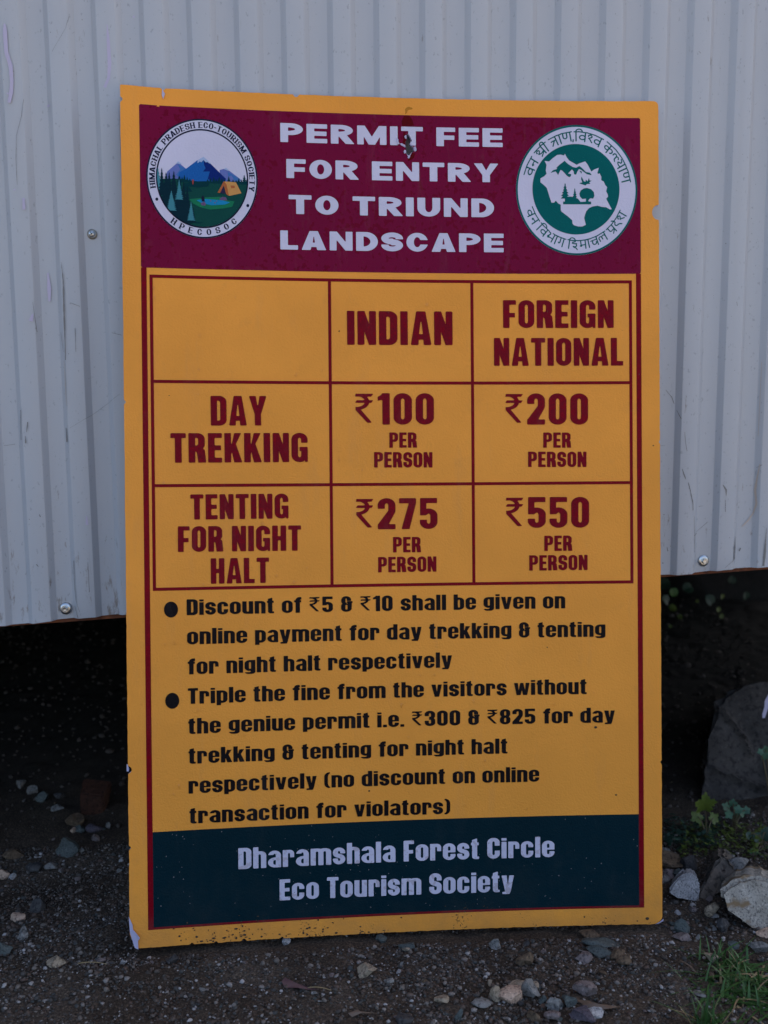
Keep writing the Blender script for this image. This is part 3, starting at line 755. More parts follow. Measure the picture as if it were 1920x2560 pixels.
# ------------------------------------------------------------------ the sign board
board = empty('permit_sign_board', BROOT)
tag(board, 'yellow permit fee board with maroon header and two round emblems against the metal wall')
def on_board(name, V2, Fc, mat, off, parent=None, label=None):
    V2 = np.array(V2, float)
    V3 = bsurf(V2[:, 0], V2[:, 1], off)
    par = parent or board
    me = bpy.data.meshes.new(name)
    me.from_pydata((V3 - BROOT).tolist(), [], [tuple(f) for f in Fc]); me.materials.append(mat); me.update()
    o = bpy.data.objects.new(name, me); link(o, par)
    if label: o['label'] = label
    return o
cr = lambda ox, oy, s: (lambda pts: [P(ox + x / s, oy + y / s) for x, y in pts])
# torn hole
hole_c = cr(980, 250, 13.01)
HOLE = [tuple(q) for q in hole_c([(500, 1090), (560, 1150), (600, 1220), (640, 1310), (650, 1340), (600, 1370), (590, 1420), (640, 1480), (700, 1530), (722, 1640), (700, 1690), (640, 1715), (600, 1745), (570, 1800), (530, 1815), (500, 1790), (455, 1700), (450, 1580), (430, 1500), (440, 1370), (470, 1300), (460, 1190), (470, 1110)])]
def cut_hole(X, Y): return f_poly(X, Y, HOLE)
notch = P(1645, 531)
def wob(t, seed):
    r = np.random.default_rng(seed); z = 0
    for k in range(14):
        f = r.uniform(20, 900); z = z + np.sin(t * f + r.uniform(0, 6.28)) * r.uniform(.2, 1) * (12 / (12 + f * .05))
    return z
def f_board(X, Y):
    hx, hy = BW / 2, BH / 2
    e = 0.00012
    l = -(X + hx) + wob(Y, 1) * e; r_ = (X - hx) + wob(Y, 2) * e
    t = (Y - hy) + wob(X, 3) * e; b_ = -(Y + hy) + wob(X, 4) * e * 1.6
    f = I_(l, r_, t, b_)
    # rounded right corners, worn left foot, small edge nicks
    f = I_(f, np.where((X > hx - .006) & (Y > hy - .006), np.hypot(X - hx + .006, Y - hy + .006) - .006, -1))
    f = I_(f, np.where((X > hx - .012) & (Y < -hy + .010), np.hypot((X - hx + .012) / .012, (Y + hy - .010) / .010) * .01 - .01, -1))
    f = I_(f, -((Y + hy) * .45 + (X + hx)) / 1.1 + .0065)
    nicks = [(-hx + .0, P(303, 250)[1], .0025), (P(408, 226)[0], hy, .0022), (P(740, 237)[0], hy - .0, .003), (-hx, P(317, 1925)[1], .004),
             (hx, P(1648, 1105)[1], .0015), (hx, P(1655, 1905)[1], .0016), (-hx, P(310, 1005)[1], .002), (P(480, 2365)[0], -hy, .002), (P(610, 2357)[0], -hy, .0025),
             (P(705, 2353)[0], -hy, .002), (P(540, 2362)[0], -hy, .0018), (-hx, P(318, 2120)[1], .0022)]
    for x, y, rr in nicks: f = I_(f, rr - np.hypot(X - x, (Y - y)))
    f = I_(f, .0068 - np.hypot((X - notch[0]), (Y - notch[1]) * .8))
    return I_(f, -cut_hole(X, Y))
TH = 0.005
V2, Fc, Ed = contour(f_board, -BW / 2 - .004, -BH / 2 - .004, BW / 2 + .004, BH / 2 + .004, 400, 620, run=10, want_edges=True)
on_board('front_sheet', V2, Fc, M_yellow, 0.0)
on_board('back_sheet', V2, [f[::-1] for f in Fc], M_core, -TH)
V3 = []; F3 = []
for (a, b) in Ed:
    k = len(V3)
    V3 += [bsurf(a[0], a[1], 0.0), bsurf(b[0], b[1], 0.0), bsurf(b[0], b[1], -TH), bsurf(a[0], a[1], -TH)]
    F3.append((k, k + 1, k + 2, k + 3))
mesh_obj('foam_edge', V3, F3, M_core, board)

def grid_rect(u0, v0, u1, v1, nu=24):
    V, Fc = [], []
    us = np.linspace(u0, u1, max(2, int(abs(u1 - u0) / .02) + 2))
    for u in us: V += [(u, v0), (u, v1)]
    for i in range(len(us) - 1): Fc.append((2 * i, 2 * i + 2, 2 * i + 3, 2 * i + 1))
    return V, Fc
def avg(*p): return sum(p) / len(p)
# measured lines of the print, in board coordinates
uL = avg(P(349, 260)[0], P(351.6, 690)[0], P(356.8, 1200)[0], P(372, 2325)[0]); uR = avg(P(1600, 297)[0], P(1601, 690)[0], P(1603, 1450)[0], P(1615, 2269)[0])
vT = avg(P(349, 260)[1], P(980, 286.5)[1], P(1600, 297)[1]); vB = avg(P(372, 2325)[1], P(960, 2289)[1], P(1615, 2269)[1])
wL = P(365.5, 690)[0] - P(351.6, 690)[0]; wR = P(1601, 690)[0] - P(1588.6, 690)[0]
vHb = avg(P(365.6, 670.5)[1], P(1588, 685)[1], P(980, 680)[1])
L1 = 0.00022
def header(X, Y): return I_(f_rect(X, Y, uL, vHb, uR, vT), -cut_hole(X, Y))
V2, Fc = contour(header, uL - .002, vHb - .002, uR + .002, vT + .002, 330, 110, run=12)
on_board('header_band', V2, Fc, M_maroon, L1)
vF = avg(P(380, 2079.6)[1], P(1000, 2051)[1], P(1598, 2036)[1]); vFb = vB + 0.0026
def bars(name, rects, mat, off):
    V, Fc = [], []
    for r in rects:
        v, f = grid_rect(*r); k = len(V); V += v; Fc += [tuple(i + k for i in q) for q in f]
    return on_board(name, V, Fc, mat, off)
bars('border_strip', [(uL, vB, uL + wL, vHb)], M_red, L1); bars('border_strip', [(uR - wR, vB, uR, vHb)], M_red, L1)
bars('border_strip', [(uL + wL, vB, uR - wR, vFb)], M_red, L1)
bars('footer_band', [(uL + wL, vFb, uR - wR, vF)], M_teal, L1)
lw = 0.0035
tL = avg(P(375, 700)[0], P(380.7, 1450)[0]); tR = avg(P(1580, 705)[0], P(1583, 1450)[0])
tT = avg(P(380, 688)[1], P(960, 696)[1], P(1575, 701.5)[1]); tB = avg(P(390, 1477.5)[1], P(960, 1466)[1], P(1575, 1458.6)[1])
c1_ = avg(P(825, 700)[0], P(828.5, 1450)[0]); c2_ = avg(P(1181, 700)[0], P(1183, 1450)[0])
h1 = avg(P(390, 954)[1], P(960, 957)[1], P(1570, 956.5)[1]); h2 = avg(P(390, 1214)[1], P(960, 1211)[1], P(1570, 1206.5)[1])
hw = lw / 2
frame = bars('table_frame', [(tL, tB, tL + lw, tT), (tR - lw, tB, tR, tT), (tL + lw, tT - lw, tR - lw, tT), (tL + lw, tB, tR - lw, tB + lw)], M_red, L1)
bars('table_rule', [(c1_ - hw, tB + lw, c1_ + hw, tT - lw)], M_red, L1); bars('table_rule', [(c2_ - hw, tB + lw, c2_ + hw, tT - lw)], M_red, L1)
for hh in (h1, h2):
    bars('table_rule', [(tL + lw, hh - hw, c1_ - hw, hh + hw), (c1_ + hw, hh - hw, c2_ - hw, hh + hw), (c2_ + hw, hh - hw, tR - lw, hh + hw)], M_red, L1)

def text_line(txt, S, x0, y0, x1, y1, cap_px, mat, off=0.00045, gap=.09, space=.30, hole=False):
    """txt from its lower left to its lower right point in the photograph; cap_px = cap height"""
    a = P(x0, y0); b = P(x1, y1)
    hgt = avg(P(x0, y0 - cap_px)[1] - a[1], P(x1, y1 - cap_px)[1] - b[1])
    gl, tot = layout(txt, S, gap, space)
    d = (b - a); L = np.linalg.norm(d); d = d / L; nrm = np.array([-d[1], d[0]]); k = L / tot
    V, Fc = [], []
    for ch, x in gl:
        if hole and ch == 'T':
            adv, fn = glyph(ch, S)
            iv = lambda X, Y, fn=fn, x=x: I_(fn(X, Y), -cut_hole(a[0] + d[0] * (X + x) * k + nrm[0] * Y * hgt, a[1] + d[1] * (X + x) * k + nrm[1] * Y * hgt) / hgt)
            v, f = contour(iv, -.05, -.05, adv + .05, 1.05, 70, 70, run=6)
        else: _, v, f = glyph_mesh(ch, S)
        v = np.array(v); q = a + np.outer((v[:, 0] + x) * k, d) + np.outer(v[:, 1] * hgt, nrm)
        n0 = len(V); V += q.tolist(); Fc += [tuple(i + n0 for i in p) for p in f]
    o = on_board('lettering', V, Fc, mat, off); o['label'] = 'line of text reading ' + txt.replace('₹', 'rupees ')
    return o
TG, TS = .165, .46
text_line('PERMIT FEE', WIDE, 701, 355, 1256.5, 368, 47, M_white, gap=TG, space=TS, hole=True)
text_line('FOR ENTRY', WIDE, 716, 445, 1246, 456, 47, M_white, gap=TG, space=TS)
text_line('TO TRIUND', WIDE, 722, 534.6, 1235, 543.5, 47, M_white, gap=TG, space=TS)
text_line('LANDSCAPE', WIDE, 701, 623.6, 1259, 631, 47, M_white, gap=TG)
for a_ in [('INDIAN', 868, 862, 1131.6, 863, 84.5), ('FOREIGN', 1257.8, 820, 1534, 820, 69.5), ('NATIONAL', 1235, 914.6, 1557.6, 914, 69.5),
           ('₹100', 887.5, 1061.5, 1085, 1061.5, 78.5), ('PER', 973.5, 1119.3, 1042, 1119, 38), ('PERSON', 935.3, 1168.7, 1081, 1168.7, 38.5),
           ('₹200', 1262.6, 1061.5, 1470, 1061.5, 78), ('PER', 1358, 1119.3, 1427, 1119.3, 38), ('PERSON', 1320, 1167.6, 1465.8, 1167.6, 38.4),
           ('DAY', 527.4, 1064, 667, 1063.7, 74), ('TREKKING', 427, 1157, 769.6, 1155, 73.5),
           ('TENTING', 476.6, 1299, 721.4, 1296, 62.5), ('FOR NIGHT', 445, 1380, 753, 1376.6, 63.7), ('HALT', 527.4, 1459.5, 673, 1457, 63.5),
           ('₹275', 889.4, 1323.7, 1093.7, 1322, 77.5), ('PER', 982.6, 1381, 1052, 1380.5, 38.5), ('PERSON', 945.4, 1431, 1091, 1429, 38.4),
           ('₹550', 1263.8, 1320, 1472.6, 1319, 77), ('PER', 1360.6, 1377.5, 1430, 1377, 38.2), ('PERSON', 1322.9, 1426.5, 1468.7, 1425, 38.2)]:
    text_line(a_[0], HEAVY, *a_[1:], M_text, gap=.085, space=.27)
BG, BS = .075, .32
for a_ in [('Discount of ₹5 & ₹10 shall be given on', 467, 1538, 1413, 1520.7, 39), ('online payment for day trekking & tenting', 468, 1611, 1513.4, 1591.5, 39),
           ('for night halt respectively', 469.7, 1686, 1130, 1668.7, 39), ('Triple the fine from the visitors without', 470, 1760, 1467, 1735, 38.7),
           ('the geniue permit i.e. ₹300 & ₹825 for day', 471, 1835, 1537, 1806, 38.5), ('trekking & tenting for night halt', 471.7, 1909.6, 1269, 1883.5, 38.5),
           ('respectively (no discount on online', 471.7, 1984, 1348, 1953.8, 38.5), ('transaction for violators)', 473.8, 2059, 1125.4, 2034.5, 38.5)]:
    text_line(a_[0], HEAVY, *a_[1:], M_black, gap=BG, space=BS)
text_line('Dharamshala Forest Circle', HEAVY, 596, 2173, 1386, 2142, 52, M_whitef, gap=.075, space=.28)
text_line('Eco Tourism Society', HEAVY, 699, 2251, 1284.7, 2229, 52, M_whitef, gap=.075, space=.28)
for (bx, by) in ((427.6, 1523.8), (430.8, 1751.8)):
    c_ = P(bx, by); ru = P(bx + 17.5, by)[0] - c_[0]; rv = P(bx, by - 19.9)[1] - c_[1]
    V2 = [(c_[0] + ru * math.cos(t), c_[1] + rv * math.sin(t)) for t in np.linspace(0, 2 * math.pi, 40, endpoint=False)]
    on_board('bullet_point', V2, [tuple(range(40))], M_black, 0.00045)

# ------------------------------------------------------------------ round emblems
class Emblem:
    def __init__(s, name, label, cx, cy, rx, ry, ox, oy, sc, mat):
        s.c = P(cx, cy); s.ru = (P(cx + rx, cy)[0] - P(cx - rx, cy)[0]) / 2; s.rv = (P(cx, cy - ry)[1] - P(cx, cy + ry)[1]) / 2
        s.px = ((cx - ox) * sc, (cy - oy) * sc, rx * sc, ry * sc); s.n = 0
        s.root = s.shape(name, lambda X, Y: np.hypot(X, Y) - 1, mat, 0, (-1.02, -1.02, 1.02, 1.02), 130, root=True); s.root['label'] = label
    def nrm(s, pts): return [((x - s.px[0]) / s.px[2], (s.px[1] - y) / s.px[3]) for x, y in pts]
    def put(s, name, V, Fc, mat, lay, root=False):
        V = np.array(V, float); V2 = np.stack([s.c[0] + V[:, 0] * s.ru, s.c[1] + V[:, 1] * s.rv], -1)
        return on_board(name, V2, Fc, mat, 0.00045 + lay * 0.00011, board if root else s.root)
    def shape(s, name, fn, mat, lay, box, n=90, root=False):
        x0, y0, x1, y1 = box
        V, Fc = contour(fn, x0, y0, x1, y1, n, max(8, int(n * (y1 - y0) / (x1 - x0))), run=10)
        return s.put(name, V, Fc, mat, lay, root)
    def polys(s, name, plist, mat, lay, clip=0.80, n=110, norm=True):
        if name == 'picture' and 1 < len(plist) < 5:
            for p in plist: s.polys(name, [p], mat, lay, clip, n, norm)
            return
        pl = [s.nrm(p) if norm else p for p in plist]
        xs = [q[0] for p in pl for q in p]; ys = [q[1] for p in pl for q in p]; m = .01
        x0, x1, y0, y1 = max(-clip, min(xs)) - m, min(clip, max(xs)) + m, max(-clip, min(ys)) - m, min(clip, max(ys)) + m
        n = max(24, min(280, int((x1 - x0) * 175)))
        return s.shape(name, lambda X, Y: I_(U_(*[f_poly(X, Y, p) for p in pl]), np.hypot(X, Y + 0.0) - clip), mat, lay, (x0, y0, x1, y1), n)
    def ring(s, name, r0, r1, mat, lay):
        n = 96; V = []
        for k in range(n):
            a = 2 * math.pi * k / n; V += [(r0 * math.cos(a), r0 * math.sin(a)), (r1 * math.cos(a), r1 * math.sin(a))]
        return s.put(name, V, [(2 * k, 2 * k + 1, (2 * k + 3) % (2 * n), (2 * k + 2) % (2 * n)) for k in range(n)], mat, lay)
    def arc_glyphs(s, name, glyphs, a0, a1, r_base, r_top, mat, lay, label):
        """glyphs = (V, F, x, advance), total; angles from the top clockwise; text read along the arc"""
        gl, tot = glyphs; V, Fc = [], []; H = abs(r_top - r_base); up = r_top > r_base
        span = math.radians(a1 - a0); rm = r_base
        kx = abs(span) * (r_base + r_top) / 2 / tot
        for v, f, x, adv in gl:
            am = math.radians(a0) + span * (x + adv / 2) / tot
            if up: t = (math.cos(am), -math.sin(am)); n_ = (math.sin(am), math.cos(am)); c0 = (n_[0] * r_base, n_[1] * r_base)
            else:
                # angles measured from the bottom, counter-clockwise on the page
                t = (math.cos(am), math.sin(am)); n_ = (-math.sin(am), math.cos(am)); c0 = (math.sin(am) * r_base, -math.cos(am) * r_base)
            k0 = len(V)
            for (gx_, gy_) in v:
                V.append((c0[0] + t[0] * (gx_ - adv / 2) * kx + n_[0] * gy_ * H, c0[1] + t[1] * (gx_ - adv / 2) * kx + n_[1] * gy_ * H))
            Fc += [tuple(i + k0 for i in q) for q in f]
        o = s.put(name, V, Fc, mat, lay); o['label'] = label; return o
def latin(txt, gap=.12, space=.4):
    out = []; x = 0
    for ch in txt:
        if ch == ' ': x += space; continue
        adv, v, f = glyph_mesh(ch, SERIF); out.append((v, f, x, adv)); x += adv + gap
    return out, x - gap

e1 = Emblem('emblem', 'round white emblem with a mountain camping picture', 506.2, 447, 139.2, 149.3, 340, 280, 5.184, M_white)
e1.ring('emblem_ring', .974, 1.0, M_navy, 1); e1.ring('emblem_ring', .804, .830, M_navy, 1)
e1.arc_glyphs('lettering', latin('HIMACHAL PRADESH ECO-TOURISM SOCIETY'), -102, 102, .848, .948, M_navy, 1, 'curved text reading HIMACHAL PRADESH ECO-TOURISM SOCIETY')
e1.arc_glyphs('lettering', latin('HPECOSOC', .62), -38, 41.5, .948, .845, M_navy, 1, 'curved text reading HPECOSOC')
for (x_, y_) in ((272, 1153), (1450, 1196)):
    c_ = e1.nrm([(x_, y_)])[0]
    e1.put('dot', [(c_[0] + .027 * math.cos(t), c_[1] + .027 * math.sin(t)) for t in np.linspace(0, 6.283, 20, endpoint=False)], [tuple(range(20))], M_navy, 1)
CL = .805
C_ = {n: flat('print_' + n, c) for n, c in dict(pale_blue=(.13, .17, .45), blue=(.012, .11, .38), light_blue=(.05, .16, .42), deep_blue=(.004, .02, .16), snow=(.36, .46, .68), meadow=(.004, .060, .050),
     far_green=(.0, .035, .045), pine=(.001, .020, .033), pine_light=(.05, .22, .27), tent=(.58, .29, .09), tent_side=(.42, .12, .04), tent_dark=(.03, .02, .06), grass_green=(.01, .17, .08), water=(.01, .22, .45), rock=(.13, .08, .17), ink=(.01, .01, .03), red=(.3, .05, .05)).items()}
e1.polys('picture', [[(410, 790), (550, 665), (650, 745), (700, 800), (700, 920), (380, 900)]], C_['pale_blue'], 1, CL)
e1.polys('picture', [[(545, 690), (640, 740), (690, 800), (600, 880), (520, 830), (575, 760)], [(560, 800), (600, 840), (560, 850)]], C_['light_blue'], 2, CL)
e1.polys('picture', [[(1085, 745), (1170, 720), (1350, 850), (1350, 900), (1100, 900)]], C_['pale_blue'], 1, CL)
e1.polys('picture', [[(1190, 765), (1350, 850), (1370, 880), (1280, 880), (1240, 810), (1200, 830)]], C_['light_blue'], 2, CL)
e1.polys('picture', [[(560, 800), (660, 740), (800, 630), (880, 585), (985, 685), (1170, 860), (1150, 920), (540, 920)]], C_['blue'], 3, CL)
e1.polys('picture', [[(880, 610), (985, 685), (1170, 860), (1130, 890), (1010, 900), (930, 870), (960, 770), (870, 775), (905, 730), (885, 690)]], C_['deep_blue'], 4, CL)
e1.polys('picture', [[(800, 632), (880, 583), (985, 678), (955, 668), (930, 650), (905, 655), (880, 625), (850, 655), (830, 645), (800, 672)], [(520, 690), (550, 655), (600, 690), (570, 690), (550, 685)], [(1140, 735), (1170, 715), (1215, 755), (1185, 750), (1165, 740)]], C_['snow'], 5, CL)
e1.polys('picture', [[(250, 890), (600, 880), (800, 915), (1000, 905), (1470, 915), (1470, 1500), (250, 1500)]], C_['meadow'], 5, CL)
def pine(cx, top, base, hw, n=5, seed=0):
    r = random.Random(seed); pts = [(cx, top)]; L = []
    for side in (1, -1):
        q = []
        for i in range(n):
            y0 = top + (base - top) * (i + 1) / n; ww = hw * ((i + 1) / n) * r.uniform(.85, 1.1)
            q.append((cx + side * ww, y0)); q.append((cx + side * ww * .52, y0 + (base - top) / n * .10))
        q.append((cx + side * hw * .8, base)); L.append(q)
    return pts + L[0] + L[1][::-1]
rr_ = random.Random(5)
e1.polys('picture', [pine(x, y, 905, w, 4, i) for i, (x, y, w) in enumerate([(560, 845, 22), (600, 850, 20), (630, 825, 24), (665, 850, 20), (700, 865, 18), (930, 870, 18), (965, 850, 22), (1010, 840, 26), (1045, 860, 20), (1080, 835, 26), (1115, 850, 24), (1150, 860, 20), (1205, 820, 30), (1260, 860, 22), (1300, 870, 20), (1335, 845, 24), (1370, 855, 20), (1408, 795, 34), (1440, 850, 20)])] +
         [[(540, 885), (800, 905), (930, 898), (1450, 888), (1450, 925), (540, 925)]], C_['far_green'], 6, CL)
e1.polys('picture', [[(620, 940), (700, 925), (850, 915), (950, 930), (940, 965), (800, 985), (680, 975), (730, 1040), (640, 1045), (600, 1000)], [(700, 1430), (880, 1435), (800, 1450)]], C_['far_green'], 7, CL)
e1.polys('picture', [pine(290, 740, 1040, 75, 7, 41)], C_['pine_light'], 7, CL)
e1.polys('picture', [pine(340, 745, 1100, 62, 8, 2), pine(395, 800, 1250, 110, 12, 3), pine(435, 790, 1250, 90, 12, 31), pine(495, 775, 1350, 125, 14, 4), pine(570, 830, 1400, 80, 12, 6), pine(620, 905, 1440, 85, 11, 16), pine(665, 960, 1450, 80, 11, 7), pine(440, 1000, 1500, 130, 8, 8), pine(600, 1000, 1480, 130, 8, 12), pine(740, 1240, 1440, 34, 6, 19)], C_['pine'], 8, CL)
e1.polys('picture', [pine(562, 885, 1150, 62, 11, 9), pine(460, 1035, 1295, 78, 10, 10), pine(712, 1165, 1415, 56, 10, 11)], C_['pine_light'], 9, CL)
e1.polys('picture', [[(1150, 893), (1298, 900), (1368, 1040), (1205, 1080), (1140, 925)]], C_['tent'], 7, CL)
e1.polys('picture', [[(1140, 893), (1175, 930), (1205, 1080), (1170, 1060), (1140, 950), (1090, 1045), (1055, 1045)], [(1225, 945), (1280, 945), (1285, 975), (1235, 980)]], C_['tent_side'], 8, CL)
e1.polys('picture', [[(1135, 950), (1160, 1060), (1090, 1045)]], C_['tent_dark'], 8, CL)
e1.polys('picture', [[(690, 1140), (840, 1120), (900, 1110), (1100, 1095), (1180, 1140), (1275, 1150), (1245, 1220), (1130, 1245), (960, 1265), (830, 1240), (740, 1195)]], C_['grass_green'], 7, CL)
e1.polys('picture', [[(780, 1150), (900, 1130), (1120, 1140), (1220, 1165), (1150, 1195), (980, 1210), (860, 1190)]], C_['water'], 8, CL)
e1.polys('picture', [[(1080, 1120), (1120, 1095), (1165, 1100), (1185, 1140), (1090, 1140)], [(835, 1190), (880, 1165), (905, 1190), (895, 1220), (850, 1215)]], C_['rock'], 9, CL)
e1.polys('picture', [[(845, 1120), (865, 1085), (885, 1110), (890, 1165), (852, 1165)]], C_['ink'], 10, CL)
e1.polys('picture', [[(728, 885), (750, 885), (752, 915), (742, 950), (734, 950), (728, 915)], [(955, 1150), (972, 1148), (970, 1162)], [(1010, 1172), (1028, 1170), (1026, 1186)], [(1035, 1148), (1050, 1150), (1046, 1162)]], C_['red'], 10, CL)

e2 = Emblem('emblem', 'round white and green forest department emblem', 1441.3, 475.7, 151.5, 162.7, 1270, 290, 4.879, M_white)
e2.ring('emblem_ring', .971, 1.0, M_green, 1)
e2.shape('green_disc', lambda X, Y: np.hypot((X + .011) / .718, (Y - .013) / .695) - 1, M_green, 1, (-.76, -.74, .74, .74), 120)
e2.polys('map_outline', [[(695, 462), (715, 505), (745, 545), (790, 570), (838, 598), (870, 580), (942, 556), (975, 600), (1000, 650), (1015, 680), (1050, 655), (1108, 632), (1090, 690), (1095, 710), (1115, 700), (1138, 745), (1135, 785), (1165, 800), (1185, 845), (1208, 870), (1195, 920), (1215, 960), (1218, 985), (1195, 1010), (1215, 1050), (1262, 1140), (1240, 1142), (1195, 1115), (1140, 1110), (1090, 1095), (1030, 1105), (985, 1125), (950, 1165), (938, 1200), (925, 1245), (935, 1290), (945, 1330), (900, 1350), (850, 1350), (800, 1335), (783, 1315), (780, 1275), (730, 1230), (650, 1170), (640, 1150), (640, 1085), (610, 1070), (580, 1035), (560, 1060), (528, 1060), (510, 1010), (490, 940), (470, 880), (440, 850), (395, 815), (395, 765), (440, 740), (470, 710), (460, 670), (470, 600), (447, 552), (500, 560), (545, 520), (600, 480), (640, 475), (685, 485)]], M_white, 2, .79)
e2.polys('map_picture', [[(515, 700), (550, 665), (600, 650), (590, 635), (620, 605), (690, 550), (740, 595), (790, 625), (830, 635), (870, 612), (900, 635), (950, 685), (1000, 695), (1022, 725), (960, 712), (930, 690), (890, 660), (865, 650), (845, 680), (830, 718), (805, 715), (800, 680), (780, 655), (760, 675), (730, 705), (770, 712), (765, 740), (745, 750), (715, 730), (690, 700), (660, 670), (640, 660), (610, 725), (595, 700), (580, 680), (545, 690)], [(868, 665), (900, 680), (895, 708)]], M_green, 3, .79)
def silh(pts): return pts
e2.polys('map_picture', [pine(695, 815, 1010, 62, 6, 31), pine(812, 880, 1050, 45, 6, 33), [(670, 1045), (690, 1050), (690, 990), (770, 985), (800, 1000), (850, 1010), (880, 1050), (1010, 1045), (1012, 1080), (668, 1080)],
                         [(945, 1060), (948, 1010), (905, 1015), (875, 985), (868, 950), (885, 910), (925, 885), (960, 880), (1010, 895), (1045, 930), (1052, 975), (1035, 1010), (1000, 1005), (978, 1030), (985, 1060)],
                         [(690, 1000), (710, 1000), (712, 1050), (690, 1050)]], M_green, 3, .79)
e2.polys('map_picture', [[(862, 822), (905, 812), (890, 775), (895, 738), (925, 800), (945, 805), (945, 775), (970, 800), (985, 755), (995, 790), (1022, 790), (990, 810), (1002, 830), (960, 832), (945, 850), (915, 840)]], M_green, 3, .79)
# devanagari drawn as pen strokes; head line at y = 1
def el(cx, cy, rx, ry, a0, a1, n=14): return [(cx + rx * math.cos(math.radians(a0 + (a1 - a0) * i / n)), cy + ry * math.sin(math.radians(a0 + (a1 - a0) * i / n))) for i in range(n + 1)]
D = {
 'va': (.85, [[(.68, 1), (.68, 0)], el(.42, .42, .27, .23, 15, 375)], 1),
 'na': (.80, [[(.62, 1), (.62, 0)], [(.62, .48), (.22, .48), (.16, .40), (.27, .34)]], 1),
 'sha': (.95, [[(.78, 1), (.78, 0)], el(.28, .72, .16, .14, 200, -60), [(.36, .60), (.18, .48), (.30, .40), (.55, .12)]], 1),
 'shra': (.95, [[(.78, 1), (.78, 0)], el(.26, .72, .15, .14, 200, -60), [(.34, .60), (.18, .48), (.40, .36), (.78, .40)], [(.78, .36), (.30, .06)]], 1),
 'ii': (.35, [[(.16, 1), (.16, 0)], [(-.17, 1)] + el(-.02, 1.06, .19, .24, 170, -20)], 1),
 'i': (.35, [[(.16, 1), (.16, 0)], [(.16, 1)] + el(.45, 1.02, .30, .28, 180, 0)], 1),
 'tra': (.8, [[(.62, 1), (.62, 0)], [(.12, .60), (.25, .62), (.62, .62)], [(.45, .60), (.12, .12)]], 1),
 'aa': (.38, [[(.19, 1), (.19, 0)]], 1),
 'nna': (.98, [[(.82, 1), (.82, 0)], [(.14, 1), (.14, .62)] + el(.32, .58, .18, .2, 180, 360) + [(.5, 1)]], 1),
 'comma': (.22, [[(.1, .14), (.06, -.08)]], 0),
 'sh': (.62, [el(.28, .72, .17, .14, 200, -60), [(.36, .60), (.18, .48), (.30, .40), (.55, .10)]], 1),
 'ka': (1.08, [[(.5, 1), (.5, 0)], el(.28, .47, .22, .19, 0, 360), [(.5, .62)] + el(.72, .44, .22, .22, 120, -70)], 1),
 'l': (.72, [[(.08, .38)] + el(.24, .50, .17, .2, 200, 0) + el(.56, .48, .15, .2, 180, 20), [(.41, .50), (.44, .2), (.60, .08)]], 1),
 'ya': (.80, [[(.64, 1), (.64, 0)], [(.10, .85)] + el(.22, .66, .15, .16, 60, -60), [(.28, .52)] + el(.40, .42, .24, .16, 190, 320)], 1),
 'bha': (.95, [[(.80, 1), (.80, 0)], [(.14, .92), (.30, .92), (.36, .80), (.26, .55), (.16, .42)], [(.26, .48), (.34, .34), (.22, .30)], [(.24, .40), (.80, .40)]], .4),
 'ga': (.78, [[(.62, 1), (.62, 0)], [(.28, 1), (.28, .40), (.20, .30), (.12, .38)]], 1),
 'ha': (.85, [[(.45, 1), (.45, .84), (.20, .80), (.16, .66), (.36, .62), (.62, .64)] + el(.42, .44, .2, .18, 60, -90) + [(.26, .30), (.34, .20), (.60, .10), (.70, -.06)]], 1),
 'ma': (.88, [[(.72, 1), (.72, 0)], [(.24, 1), (.24, .42), (.14, .36), (.24, .28), (.34, .42)], [(.24, .44), (.72, .44)]], 1),
 'cha': (.92, [[(.76, 1), (.76, 0)], [(.10, .68), (.72, .68)], [(.30, .66), (.22, .40)] + el(.44, .34, .2, .18, 200, 380)], 1),
 'la': (1.0, [[(.84, 1), (.84, 0)], [(.10, .22)] + el(.26, .52, .17, .2, 210, 0), [(.43, .50), (.44, .3)], el(.62, .50, .2, .2, 180, 20)], 1),
 'pra': (.85, [[(.70, 1), (.70, 0)], [(.16, 1), (.16, .66)] + el(.34, .60, .18, .18, 180, 290) + [(.70, .46)], [(.70, .40), (.32, .06)]], 1),
 'da': (.75, [[(.36, 1), (.36, .80)] + el(.40, .56, .24, .22, 100, 330)[:12] + [(.40, .36), (.62, .18), (.70, .02)]], 1),
 'e': (0.0, [[(-.34, 1), (-.50, 1.30)]], 0),
}
def deva(seq, pen=.125, space=.34):
    out = []; x = 0
    for k in seq:
        if k == ' ': x += space; continue
        adv, strokes, head = D[k]
        st = [list(s_) for s_ in strokes]
        if head == 1: st.append([(-.02, 1), (adv + .02, 1)])
        elif head: st.append([(adv * (1 - head), 1), (adv + .02, 1)])
        fn = lambda X, Y, st=st: U_(*[f_line(X, Y, s_, pen) for s_ in st])
        V, Fc = contour(fn, -.62, -.2, adv + .9, 1.45, int((adv + 1.52) * 34), 56, run=6)
        out.append((V, Fc, x, adv)); x += adv
    return out, x
e2.arc_glyphs('lettering', deva(['va', 'na', ' ', 'shra', 'ii', ' ', 'tra', 'aa', 'nna', 'comma', 'i', 'va', 'sh', 'va', ' ', 'ka', 'l', 'ya', 'aa', 'nna']), -75, 82, .755, .895, M_green, 1, 'curved Hindi motto along the top of the emblem')
e2.arc_glyphs('lettering', deva(['va', 'na', ' ', 'i', 'va', 'bha', 'aa', 'ga', ' ', 'i', 'ha', 'ma', 'aa', 'cha', 'la', ' ', 'pra', 'da', 'e', 'sha']), -70, 66, .905, .775, M_green, 1, 'curved Hindi department name along the foot of the emblem')

